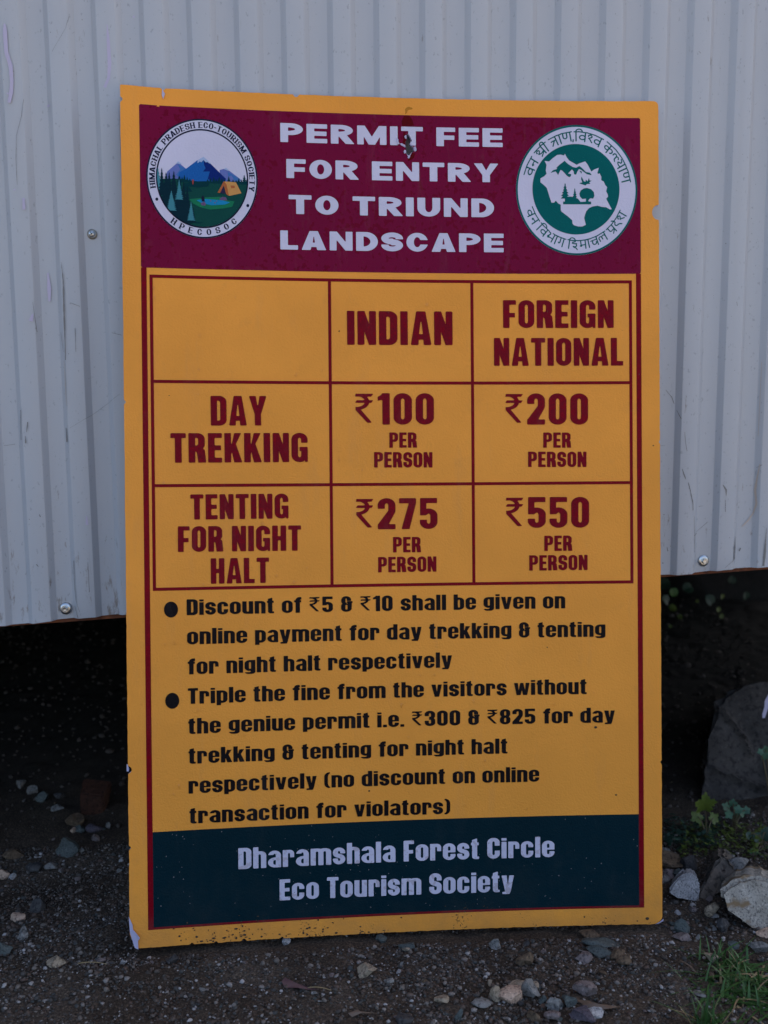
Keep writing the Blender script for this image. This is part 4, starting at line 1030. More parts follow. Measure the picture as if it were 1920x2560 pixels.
# torn rim of the hole, peeled foam corners, cracks
def flap(pts, lift, mat, off=.0009, name='torn_flap'):
    V = [bsurf(*q, off + l) for q, l in zip(pts, lift)]; n = len(V)
    V2_ = [v + BN * .0005 for v in V]
    Fc = [tuple(range(n)), tuple(range(2 * n - 1, n - 1, -1))] + [(i, i + n, (i + 1) % n + n, (i + 1) % n) for i in range(n)]
    return mesh_obj(name, V + V2_, Fc, mat, board)
M_wt, _, _ = mat_new('torn_foam', (0.46, 0.44, 0.62), 0.7)
hc = hole_c
flap(hc([(135, 1240), (160, 1300), (205, 1290), (205, 1370), (240, 1430), (215, 1452), (165, 1448), (140, 1380)]), [.0004, .001, .0012, .001, .0002, .0002, .0005, .0006], M_wt)
flap(hc([(245, 1430), (310, 1420), (425, 1485), (432, 1560), (370, 1520), (300, 1485)]), [.0002, .0006, .001, .0004, .0002, .0001], M_wt)
flap(hc([(700, 1530), (765, 1535), (795, 1660), (740, 1690), (715, 1640)]), [.0002, .0016, .0014, .0003, 0], M_wt)
flap(hc([(370, 1700), (400, 1645), (450, 1640), (460, 1730), (400, 1760)]), [.001, .0014, .0002, .0002, .0012], M_wt)
flap(hc([(455, 1740), (510, 1800), (560, 1815), (635, 1715), (645, 1712), (580, 1830), (590, 1840), (545, 1915), (500, 1870), (520, 1850)]), [.0003] * 10, M_wt)
flap(hc([(395, 1210), (430, 1170), (465, 1150), (470, 1280), (430, 1270)]), [.001, .0014, .0002, .0002, .0008], M_wt)
flap(hc([(565, 1450), (600, 1400), (640, 1480), (620, 1505)]), [.001, .0012, .0002, .0004], M_yellow if False else M_wt)
M_stain = flat('red_stain', (0.10, 0.0, 0.002)); M_ostain = flat('orange_stain', (0.50, 0.20, 0.02))
def patch(pts, mat, off, name='stain'):
    V2 = [tuple(q) for q in pts]; xs = [q[0] for q in V2]; ys = [q[1] for q in V2]
    fn = lambda X, Y: I_(f_poly(X, Y, V2) + wob(X * 3 + Y * 2, 5) * .0002, -cut_hole(X, Y))
    V, Fc = contour(fn, min(xs) - .001, min(ys) - .001, max(xs) + .001, max(ys) + .001, 40, 40, run=5)
    return on_board(name, V, Fc, mat, off)
patch(hc([(410, 500), (560, 520), (640, 620), (720, 830), (335, 850), (310, 700), (360, 580)]), M_stain, .00034)
patch(hc([(370, 1040), (450, 1050), (400, 1200), (440, 1300), (420, 1440), (340, 1400), (370, 1250)]), M_stain, .00034)
patch(hc([(640, 1720), (760, 1740), (700, 1900), (600, 1960), (520, 1990), (500, 1920), (570, 1900), (600, 1800)]), M_stain, .00034)
patch(hc([(430, 290), (520, 220), (650, 250), (665, 300), (520, 330), (480, 420), (430, 480)]), M_ostain, .00012)
# peeled left foot corner and chipped right foot corner
q = cr(300, 1960, 2.37)
flap(q([(52, 785), (75, 830), (78, 858), (100, 880), (121, 905), (108, 925), (110, 978), (88, 968), (60, 880)]), [0, .0008, .0012, .0022, .0030, .0012, .0004, 0, 0], M_wt, name='peeled_corner')
q = cr(960, 1960, 2.242)
flap(q([(1520, 785), (1548, 766), (1565, 754), (1564, 766), (1540, 779)]), [.0002, .001, .0004, .0001, .0001], M_wt, name='peeled_corner')
q = cr(300, 1640, 2.37)
flap(q([(40, 640), (46, 640), (56, 668), (52, 682), (40, 682)]), [0, .0006, .0012, .0006, 0], M_wt, name='peeled_edge')
q = cr(280, 200, 2.37)
flap(q([(298, 50), (306, 70), (315, 85), (304, 115), (296, 90)]), [.0002, .0008, .0008, .0003, .0002], M_wt, name='peeled_edge')
# crease across the upper left corner: a thin raised fold
M_crease = flat('creased_vinyl', (0.34, 0.17, 0.05))
# specks of grit and drops of water
rs = random.Random(9)
def blobs(name, lst, mat, h=.35):
    V, Fc = [], []
    for (u, v, ru, rv) in lst:
        k = len(V); n = 8
        for ring_, (rf, hf) in enumerate(((1, 0), (.72, .7))):
            for s_ in range(n):
                a = 2 * math.pi * s_ / n; V.append(bsurf(u + ru * rf * math.cos(a), v + rv * rf * math.sin(a), .0005 + hf * h * ru))
        V.append(bsurf(u, v, .0005 + h * ru))
        for s_ in range(n):
            Fc.append((k + s_, k + (s_ + 1) % n, k + n + (s_ + 1) % n, k + n + s_)); Fc.append((k + n + s_, k + n + (s_ + 1) % n, k + 2 * n))
    o = mesh_obj(name, V, Fc, mat, board, True); o['kind'] = 'stuff'; return o
M_drop, t_, b_ = mat_new('water', (1, 1, 1), 0.02, 0.5); b_.inputs['Transmission Weight'].default_value = 1.0; b_.inputs['IOR'].default_value = 1.33
drops = []
for (x, y) in [(385, 720), (388, 744), (589, 743), (498, 924), (500, 838), (805, 926), (740, 938), (848, 1150), (905, 1175), (410, 1208), (655, 1310), (692, 1440), (508, 1462), (735, 1456), (767, 1420), (413, 1611), (437, 1608), (495, 1776), (1050, 1688), (1086, 1688), (1184, 1753), (1212, 1902), (1056, 1900), (1004, 1763), (1485, 1733), (1162, 2014), (1317, 2022), (448, 1966), (434, 1986), (612, 1838), (1610, 1220), (1067, 762), (1385, 1760), (1020, 1843)]:
    u, v = P(x, y); drops.append((u, v, rs.uniform(.0008, .0016), rs.uniform(.0014, .003)))
for _ in range(90):
    u, v = P(rs.uniform(320, 1630), rs.uniform(700, 2060)); drops.append((u, v, rs.uniform(.0004, .0009), rs.uniform(.0005, .0012)))
blobs('water_drops', drops, M_drop)
grit = []
for _ in range(110):
    x = rs.choice([rs.gauss(520, 60), rs.gauss(625, 28), rs.gauss(790, 34), rs.uniform(430, 1600)]); y = 2362 - (x - 372) * .043 - abs(rs.gauss(0, 26))
    u, v = P(x, y)
    if v > -BH / 2 + .002: grit.append((u, v, rs.uniform(.0003, .0014) * (1 if rs.random() < .8 else 1.6), rs.uniform(.0003, .0012)))
for (x, y, r_) in [(1618, 2296, .0022), (848, 828, .001), (1368, 1618, .0008), (1489, 1818, .0018), (1633, 1114, .0009), (923, 1977, .0012), (1540, 1987, .0012), (660, 1090, .0007), (423, 989, .0006)]:
    u, v = P(x, y); grit.append((u, v, r_, r_ * .8))
M_grit, _, _ = mat_new('mud_grit', (0.055, 0.034, 0.018), 0.9)
blobs('mud_specks', grit, M_grit, .3)
chips = []
for _ in range(120):
    x = rs.uniform(390, 1600); y = rs.uniform(2060, 2290) - (x - 390) * .02
    u, v = P(x, y); chips.append((u, v, rs.uniform(.0002, .0007), rs.uniform(.0002, .0007)))
M_chip, _, _ = mat_new('pale_dust', (0.20, 0.19, 0.20), 0.9)
blobs('dust_specks', chips, M_chip, .2)

# ------------------------------------------------------------------ gravel: fine stuff, one mesh
from mathutils.geometry import tessellate_polygon
def ico(sub):
    import bmesh
    bm = bmesh.new(); bmesh.ops.create_icosphere(bm, subdivisions=sub, radius=1.0)
    bm.verts.ensure_lookup_table()
    v = np.array([x.co[:] for x in bm.verts]); f = np.array([[q.index for q in p.verts] for p in bm.faces]); bm.free()
    return v, f
I1v, I1f = ico(1); I2v, I2f = ico(2); I3v, I3f = ico(3); I4v, I4f = ico(4)
def stone_mat(name, stops, rough=0.85, fine=300, mott=40, mottc=None, bstr=.5):
    m, t, b = mat_new(name, stops[0], rough, 0.3)
    c = ramp(t, noise(t, mott, 4, 0.6), [(0.35, stops[0]), (0.65, stops[1])])
    sp = ramp(t, noise(t, fine, 2, 0.6), [(0.36, (0.45, 0.45, 0.47)), (0.48, (1, 1, 1)), (0.62, (1, 1, 1)), (0.70, (1.5, 1.5, 1.5))])
    mm = N(t, 'ShaderNodeMix', data_type='RGBA', blend_type='MULTIPLY'); mm.inputs[0].default_value = 1
    t.links.new(c, mm.inputs[6]); t.links.new(sp, mm.inputs[7]); out = mm.outputs[2]
    if mottc is not None:
        out = mix(t, ramp(t, noise(t, mott * .8, 3, 0.6, stretch=(1, 1.3, 2)), [(0.52, (0, 0, 0)), (0.60, (1, 1, 1))]), out, mottc)
    t.links.new(out, b.inputs['Base Color'])
    bump(t, b, noise(t, fine, 4, 0.65), bstr, 0.0015)
    return m
mg, tg, bg = mat_new('gravel', (0.1, 0.1, 0.1), 0.8, 0.35)
at = N(tg, 'ShaderNodeAttribute', attribute_name='rnd')
cc = ramp(tg, at.outputs['Fac'], [(0.0, (0.036, 0.028, 0.023)), (0.25, (0.066, 0.051, 0.042)), (0.42, (0.048, 0.056, 0.056)), (0.58, (0.094, 0.070, 0.055)), (0.70, (0.105, 0.060, 0.042)), (0.82, (0.16, 0.135, 0.115)), (0.93, (0.23, 0.20, 0.18)), (0.985, (0.46, 0.43, 0.42))])
cc = mix(tg, N_mul(tg, noise(tg, 500, 2), 0.5), cc, (0.06, 0.05, 0.045))
tg.links.new(cc, bg.inputs['Base Color']); bump(tg, bg, noise(tg, 700, 2), .4, .001)
def pebbles(name, n, box, smin, smax, tv, tf, seed, power=2.6):
    r = np.random.default_rng(seed)
    x0, x1, y0, y1 = box
    x = r.uniform(x0, x1, n); y = r.uniform(y0, y1, n)
    # gather pebbles in patches, leave bare soil between them
    dens = fbm(x, y, 31, 4, 14); keep = r.uniform(-1.5, .9, n) < dens
    clear = ~((np.abs(y - 1.025) < .012) & (np.abs(x - .1) < .30))
    x = x[keep & clear]; y = y[keep & clear]; n = len(x)
    s = smin * (1 - r.uniform(0, 1, n) * (1 - (smax / smin) ** (-power))) ** (-1 / power)
    sc = np.stack([s * r.uniform(.8, 1.3, n), s * r.uniform(.7, 1.1, n), s * r.uniform(.45, .85, n)], -1)
    a = r.uniform(0, 2 * np.pi, n); b = r.normal(0, .35, n)
    V = tv[None] * (1 + r.uniform(-.32, .32, (n, len(tv), 1))) * sc[:, None, :]
    cb, sb = np.cos(b)[:, None], np.sin(b)[:, None]
    Y = V[..., 1] * cb - V[..., 2] * sb; Z = V[..., 1] * sb + V[..., 2] * cb
    ca, sa = np.cos(a)[:, None], np.sin(a)[:, None]
    X2 = V[..., 0] * ca - Y * sa; Y2 = V[..., 0] * sa + Y * ca
    z = ground(x, y) + s * .25
    W = np.stack([X2 + x[:, None], Y2 + y[:, None], Z + z[:, None]], -1)
    Fa = (tf[None] + (np.arange(n) * len(tv))[:, None, None]).reshape(-1, 3)
    rn = np.repeat(r.uniform(0, 1, n), len(tv))
    return W.reshape(-1, 3), Fa, rn
A = [pebbles('a', 95000, (-.62, .66, .72, 1.30), .0009, .0036, I1v, I1f, 1),
     pebbles('b', 6000, (-.95, .95, 1.25, 2.3), .0018, .008, I1v, I1f, 2)]
o1 = len(A[0][0])
gravel = big_mesh('gravel', np.concatenate([A[0][0], A[1][0]]), np.concatenate([A[0][1], A[1][1] + o1]), mg, attr=np.concatenate([A[0][2], A[1][2] * .30]))  # rear pebbles toned down to paint in the shade under the shed
tag(gravel, 'fine mixed gravel strewn over the dark soil', 'gravel', kind='stuff')

# ------------------------------------------------------------------ stones one can tell apart
S_mats = {
 'grey': stone_mat('grey_stone', [(0.125, 0.12, 0.113), (0.21, 0.20, 0.19)]),
 'dark': stone_mat('dark_stone', [(0.035, 0.034, 0.036), (0.06, 0.056, 0.055)]),
 'teal': stone_mat('teal_stone', [(0.055, 0.066, 0.064), (0.085, 0.098, 0.094)], fine=500, bstr=.25),
 'brown': stone_mat('brown_stone', [(0.075, 0.048, 0.03), (0.12, 0.085, 0.055)]),
 'tan': stone_mat('tan_stone', [(0.22, 0.17, 0.12), (0.31, 0.25, 0.185)]),
 'peach': stone_mat('peach_stone', [(0.36, 0.25, 0.18), (0.46, 0.33, 0.25)]),
 'mauve': stone_mat('mauve_stone', [(0.13, 0.10, 0.095), (0.18, 0.145, 0.14)]),
 'purple': stone_mat('purple_stone', [(0.060, 0.050, 0.064), (0.085, 0.07, 0.085)], fine=500, bstr=.2),
 'pale': stone_mat('pale_stone', [(0.25, 0.245, 0.25), (0.36, 0.35, 0.355)], fine=520),
 'rockpale': stone_mat('pale_boulder_stone', [(0.24, 0.215, 0.18), (0.40, 0.36, 0.31)], fine=420, mott=30, mottc=(0.19, 0.125, 0.07), bstr=.8),
 'slab': stone_mat('layered_stone', [(0.06, 0.055, 0.05), (0.13, 0.10, 0.08)], fine=150, mott=34, bstr=.8),
 'brick': stone_mat('fired_brick', [(0.038, 0.015, 0.009), (0.062, 0.025, 0.015)], fine=240),
}
def stone_shape(tv, seed, facets=5, sharp=.75, rough=.05):
    r = np.random.default_rng(seed); v = tv.copy()
    for _ in range(facets):
        n_ = r.normal(size=3); n_ /= np.linalg.norm(n_); d = r.uniform(.38, .78)
        h = v @ n_ - d; v = v - np.outer(np.maximum(h, 0) * sharp * 1.25, n_)
    for k in range(6):
        n_ = r.normal(size=3); f = 1.6 * 1.5 ** k
        v = v * (1 + rough / (1 + k * .8) * np.sin(f * (tv @ n_) + r.uniform(0, 6.28)))[:, None]
    lo, hi = v.min(0), v.max(0)
    return (v - (lo + hi) / 2) / ((hi - lo) / 2)
def stone(bbox, kind, label, seed, tall=None, rz=0.0, ry=0.0, facets=7, sharp=.9, deep=.8, sub=None, y=None, group=None, name='stone', rough=.05, zoff=0.0):
    x0, y0, x1, y1 = bbox; cx, cy = (x0 + x1) / 2, (y0 + y1) / 2
    p = ground_hit(cx, cy + (y1 - y0) * .30) if y is None else None
    if y is not None:
        d = ray(cx, cy + (y1 - y0) * .25); p = ORG + d * (y / d[1])
    dist = (R.T @ (p - ORG))[2]; s = dist / F_PX
    sx = (x1 - x0) / 2 * s; sy = sx * deep; hp = (y1 - y0) / 2 * s
    th = math.atan2(CZ - p[2], math.hypot(p[0], p[1]))
    if sy * math.sin(th) > hp * .85: sy = hp * .85 / math.sin(th)
    sz = math.sqrt(max(hp * hp - (sy * math.sin(th)) ** 2, .09 * hp * hp)) / math.cos(th)
    big = sx > .012
    tv, tf = (I4v, I4f) if sx > .03 else ((I3v, I3f) if big else (I2v, I2f))
    v = stone_shape(tv, seed, facets + 2, .97 if facets > 3 else sharp, rough)
    c, s_ = math.cos(ry), math.sin(ry)
    v = v * np.array([sx, sy, sz])
    v = np.stack([v[:, 0] * c - v[:, 2] * s_, v[:, 1], v[:, 0] * s_ + v[:, 2] * c], -1)
    d = ray(cx, cy); q = ORG + d * (np.hypot(*(p - ORG)[:2]) / np.hypot(d[0], d[1]))
    gz_ = float(ground(q[0], q[1])); z = q[2] + zoff
    if y is None: z = max(gz_ - sz * .3, min(z, gz_ + sz * .8))
    o = mesh_obj(name, v, tf.tolist(), S_mats[kind], None, True)
    o.location = (q[0], q[1] + sy * .35, z); o.rotation_euler = (0, 0, rz)
    try: o.data.set_sharp_from_angle(angle=math.radians(24))
    except Exception: pass
    return tag(o, label, 'stone', group)
ST = [
 ((1812, 2148, 1880, 2222), 'grey', 'rounded grey rock leaning on the dark layered rock', 12, dict(facets=4)),
 ((1640, 2138, 1708, 2178), 'brown', 'reddish brown rock half hidden behind the right edge of the board', 14, {}),
 ((1640, 2168, 1692, 2198), 'mauve', 'mauve rock under the reddish brown one beside the board', 15, {}),
 ((1702, 2143, 1750, 2182), 'dark', 'dark purplish stone behind the pale speckled rock', 16, {}),
 ((1680, 2172, 1712, 2200), 'teal', 'teal stone touching the back of the pale speckled rock', 17, {}),
 ((1648, 2120, 1680, 2142), 'grey', 'small grey stone highest beside the right edge of the board', 18, {}),
 ((1644, 2190, 1676, 2212), 'grey', 'small bluish stone between board edge and pale speckled rock', 19, {}),
 ((1753, 2258, 1800, 2296), 'tan', 'speckled tan stone in front of the large pale rock', 20, {}),
 ((1777, 2285, 1799, 2299), 'grey', 'little grey pebble at the foot of the speckled tan stone', 21, {}),
 ((1686, 2302, 1726, 2340), 'teal', 'upright grey green wedge shaped stone right of the board foot', 22, dict(facets=7)),
 ((1684, 2334, 1726, 2356), 'mauve', 'flat brownish stone under the grey green wedge', 23, {}),
 ((1792, 2298, 1826, 2336), 'dark', 'crumbly dark lump left of the foot of the large pale rock', 24, dict(rough=.12)),
 ((1725, 2268, 1745, 2282), 'mauve', 'small lilac chip left of the speckled tan stone', 25, {}),
 ((1893, 2324, 1950, 2350), 'peach', 'flat pink stone under the large pale rock at the right edge', 26, {}),
 ((1874, 2356, 1925, 2388), 'grey', 'angular bluish stone above the grass at the right edge', 27, dict(facets=7)),
 ((1822, 2356, 1850, 2376), 'teal', 'flat grey stone just above the larger grass tuft', 28, {}),
 ((1760, 2384, 1796, 2412), 'tan', 'pale stone at the left of the larger grass tuft', 29, {}),
 ((1736, 2480, 1766, 2498), 'grey', 'oval bluish pebble left of the larger grass tuft', 30, {}),
 ((1456, 2342, 1555, 2376), 'teal', 'long flat teal stone under the right half of the board foot', 31, dict(facets=4, ry=-.12)),
 ((1468, 2366, 1530, 2394), 'teal', 'oval teal stone lying against the long flat teal one', 32, dict(facets=3)),
 ((1524, 2375, 1568, 2398), 'brown', 'orange brown stone right of the oval teal stone', 33, {}),
 ((1542, 2391, 1582, 2418), 'brown', 'grey brown stone just below the orange brown one', 34, {}),
 ((1438, 2384, 1484, 2412), 'mauve', 'mauve stone left of and below the oval teal stone', 35, {}),
 ((1450, 2326, 1502, 2347), 'brown', 'brown stone tucked under the right end of the board', 36, {}),
 ((1288, 2383, 1338, 2418), 'brown', 'heart shaped brown stone below the middle of the board', 37, {}),
 ((1223, 2348, 1254, 2379), 'grey', 'rough grey lump under the board right of centre', 38, dict(rough=.1)),
 ((1272, 2450, 1348, 2478), 'tan', 'long tan stone at the top of the stone cluster by the lower edge', 39, dict(facets=6)),
 ((1303, 2453, 1352, 2508), 'grey', 'rough grey stone in the middle of the cluster by the lower edge', 40, dict(facets=7)),
 ((1247, 2475, 1311, 2516), 'peach', 'peach coloured flat stone in the cluster by the lower edge', 41, dict(facets=6, sharp=.9)),
 ((1225, 2468, 1255, 2511), 'tan', 'upright tan stone at the left of the peach coloured one', 42, dict(facets=3)),
 ((1178, 2496, 1230, 2522), 'grey', 'flat grey green stone left of the stone cluster', 43, dict(facets=3)),
 ((1135, 2525, 1158, 2555), 'teal', 'oval teal pebble near the lower edge left of the cluster', 44, {}),
 ((1086, 2491, 1124, 2516), 'tan', 'pale stone below the board about the middle of the lower edge', 45, {}),
 ((1433, 2456, 1494, 2497), 'mauve', 'crusty mauve grey lump right of the stone cluster', 46, dict(rough=.1)),
 ((1363, 2488, 1416, 2528), 'grey', 'crumbly grey brown lump right of the rough grey stone', 47, dict(rough=.12)),
 ((1408, 2490, 1444, 2520), 'teal', 'teal stone between two crumbly lumps', 48, {}),
 ((1361, 2526, 1404, 2555), 'mauve', 'faceted pinkish stone by the lower edge under the crumbly lump', 49, dict(facets=8, sharp=.95)),
 ((1319, 2529, 1355, 2559), 'brown', 'rounded brown stone by the lower edge left of the pinkish one', 50, {}),
 ((1424, 2523, 1492, 2562), 'purple', 'purple banded stone cut by the lower edge of the photo', 51, dict(facets=6, sharp=.9)),
 ((1463, 2520, 1513, 2550), 'pale', 'pale lilac stone behind the purple banded one', 52, dict(facets=6)),
 ((1347, 2491, 1366, 2513), 'teal', 'small round teal pebble touching the rough grey stone', 53, {}),
 ((704, 2346, 728, 2365), 'pale', 'white pebble against the foot of the board', 54, dict(facets=6, sharp=.9)),
 ((892, 2412, 943, 2448), 'tan', 'tan notched stone below the board left of the middle', 55, dict(facets=6)),
 ((960, 2446, 986, 2463), 'grey', 'small greenish pebble right of the tan notched stone', 56, {}),
 ((990, 2538, 1036, 2566), 'dark', 'dark oval stone cut by the middle of the lower edge', 57, dict(facets=2)),
 ((938, 2340, 968, 2358), 'teal', 'dark teal chip under the middle of the board foot', 58, {}),
 ((996, 2356, 1038, 2376), 'teal', 'dark teal flat stone right of the teal chip', 59, {}),
 ((1004, 2368, 1026, 2382), 'tan', 'tan pebble in front of the dark teal flat stone', 60, {}),
 ((136, 2098, 196, 2149), 'teal', 'teal grey angular stone left of the board', 61, dict(facets=8, sharp=.9)),
 ((162, 2040, 209, 2074), 'brown', 'brown stone in front of the broken brick', 62, dict(facets=7)),
 ((212, 2061, 256, 2085), 'purple', 'smooth purple oval stone below the broken brick', 63, dict(facets=1, rough=.02)),
 ((182, 2064, 213, 2083), 'teal', 'dark teal stone between the brown and the purple stones', 64, {}),
 ((174, 2070, 190, 2083), 'peach', 'tiny pale pebble below the brown stone', 65, {}),
 ((60, 2158, 106, 2182), 'dark', 'dark slate coloured flat stone near the left edge', 66, dict(facets=6)),
 ((112, 2158, 146, 2178), 'grey', 'grey stone right of the slate coloured one', 67, {}),
 ((4, 2124, 58, 2150), 'brown', 'flat brownish shard near the left edge of the photo', 68, dict(facets=6)),
 ((-8, 2174, 24, 2202), 'peach', 'pinkish stone cut by the left edge of the photo', 69, {}),
 ((20, 2184, 40, 2202), 'pale', 'small pale stone beside the pinkish one at the left edge', 70, {}),
 ((114, 2393, 162, 2424), 'tan', 'tan stone on bare soil in the lower left', 71, dict(facets=7)),
 ((38, 2323, 72, 2354), 'grey', 'grey stone on bare soil left of the board corner', 72, {}),
 ((72, 2250, 112, 2286), 'dark', 'round dark grey stone half sunk in the soil at the left', 73, dict(facets=1, rough=.03)),
 ((24, 2284, 62, 2306), 'peach', 'low tan pebble sunk in soil at the left', 74, {}),
 ((86, 1980, 120, 2010), 'teal', 'round blue grey stone in shade under the shed', 75, {}),
 ((66, 1966, 92, 1990), 'grey', 'greyish stone left of the blue grey one under the shed', 76, {}),
 ((40, 1950, 64, 1974), 'grey', 'tall thin stone in shade near the left edge', 77, {}),
 ((132, 1982, 162, 2002), 'dark', 'dark stone right of the blue grey one under the shed', 78, {}),
 ((124, 2014, 160, 2032), 'grey', 'light flat chip between shade and gravel at the left', 79, {}),
 ((196, 2120, 212, 2134), 'grey', 'small grey pebble right of the teal grey angular stone', 80, {}),
 ((228, 2086, 250, 2106), 'mauve', 'mauve pebble below the purple oval stone', 81, {}),
 ((262, 2056, 276, 2074), 'grey', 'bluish pebble right of the purple oval stone', 82, {}),
 ((-6, 2355, 30, 2392), 'teal', 'teal stone cut by the left edge low in the photo', 83, {}),
 ((296, 2146, 308, 2158), 'pale', 'tiny white chip beside the left edge of the board', 84, {}),
 ((240, 2395, 264, 2412), 'mauve', 'reddish pebble below the lower left corner of the board', 85, {}),
 ((297, 2397, 315, 2412), 'pale', 'pale pebble right of the reddish one below the board corner', 86, {}),
 ((415, 2390, 445, 2414), 'dark', 'dark grey stone below the left end of the board', 87, {}),
]
for bb, kd, lab, sd_, kw in ST:
    ra = random.Random(sd_)
    stone(bb, kd, lab, sd_, rz=ra.uniform(-.25, .25), **kw)
# medium pebbles between them, alike
rp = random.Random(21)
protos = []
for i in range(9):
    v = stone_shape(I2v, 200 + i, 7, .95, .07) * np.array([1, .85, .62])
    protos.append((v, ['grey', 'teal', 'brown', 'mauve', 'tan', 'dark', 'pale', 'grey', 'mauve'][i]))
pm = []
for i, (v, kd) in enumerate(protos):
    me = bpy.data.meshes.new('pebble'); me.from_pydata(v.tolist(), [], I2f.tolist()); me.materials.append(S_mats[kd])
    me.polygons.foreach_set('use_smooth', [True] * len(me.polygons)); me.set_sharp_from_angle(angle=math.radians(28)); pm.append(me)
cnt = 0
while cnt < 125:
    zone = rp.random()
    if zone < .68: px, py = rp.triangular(200, 1910, 1450), rp.uniform(2345, 2556)
    elif zone < .85: px, py = rp.uniform(0, 300), rp.uniform(1960, 2350)
    else: px, py = rp.uniform(1665, 1800), rp.uniform(2250, 2350)
    if 330 < px < 1640 and py < 2385 - (px - 372) * .043: continue
    r_ = rp.choice([3.4, 4.2, 5, 6, 7.5, 9]) * rp.uniform(.8, 1.1)
    p = ground_hit(px, py); s = (R.T @ (p - ORG))[2] / F_PX * r_
    k = rp.choices(range(9), [5, 4, 4, 4, 2, 4, 1, 5, 4])[0]
    o = bpy.data.objects.new('pebble', pm[k]); link(o); cnt += 1
    o.location = (p[0], p[1], float(ground(p[0], p[1])) + s * .25); o.scale = (s * rp.uniform(.9, 1.2), s * rp.uniform(.7, 1.1), s)
    o.rotation_euler = (rp.uniform(-.4, .4), rp.uniform(-.4, .4), rp.uniform(0, 6.28))
    kd = protos[k][1]; kd = {'teal': 'greenish grey', 'pale': 'whitish', 'mauve': 'pinkish grey', 'grey': 'mid grey', 'dark': 'blackish'}.get(kd, kd)
    zn = 'in shade left of the board' if px < 330 and py < 2345 else 'right of the board' if px > 1640 and py < 2345 else \
         'below the board corner at left' if px < 480 else 'below the left half of the board' if px < 980 else 'below the right half of the board' if px < 1500 else 'around the grass at lower right'
    tag(o, 'small %s pebble in the gravel %s' % (kd, zn), 'pebble', 'small %s pebbles %s' % (kd, zn))
# broken brick under the shed
p = ground_hit(226, 2052); s = (R.T @ (p - ORG))[2] / F_PX
bv = np.array([(-38, -20, 0), (20, -26, 0), (36, 22, 0), (-30, 24, 0), (-42, -20, 66), (14, -30, 58), (44, 18, 72), (-28, 26, 84)], float) * s
bf = [(0, 3, 2, 1), (4, 5, 6, 7), (0, 1, 5, 4), (1, 2, 6, 5), (2, 3, 7, 6), (3, 0, 4, 7)]
import bmesh
bm = bmesh.new(); vv = [bm.verts.new(q) for q in bv]; [bm.faces.new([vv[i] for i in f_]) for f_ in bf]
bmesh.ops.bevel(bm, geom=bm.edges[:], offset=.0022, segments=2, affect='EDGES')
bmesh.ops.subdivide_edges(bm, edges=bm.edges[:], cuts=2, use_grid_fill=True)
for vtx in bm.verts:
    n_ = float(fbm(np.array(vtx.co.x * 1 + 3), np.array(vtx.co.y + vtx.co.z * 1.7), 71, 3, 160)); vtx.co += Vector((n_, -n_, n_)) * .0009
me = bpy.data.meshes.new('broken_brick'); bm.to_mesh(me); bm.free(); me.materials.append(S_mats['brick'])
bk = link(bpy.data.objects.new('broken_brick', me)); bk.location = (p[0], p[1] + .03, float(ground(p[0], p[1] + .03)) - .004); bk.rotation_euler = (.1, .08, .35)
tag(bk, 'broken red brick standing in the shade under the shed', 'brick')

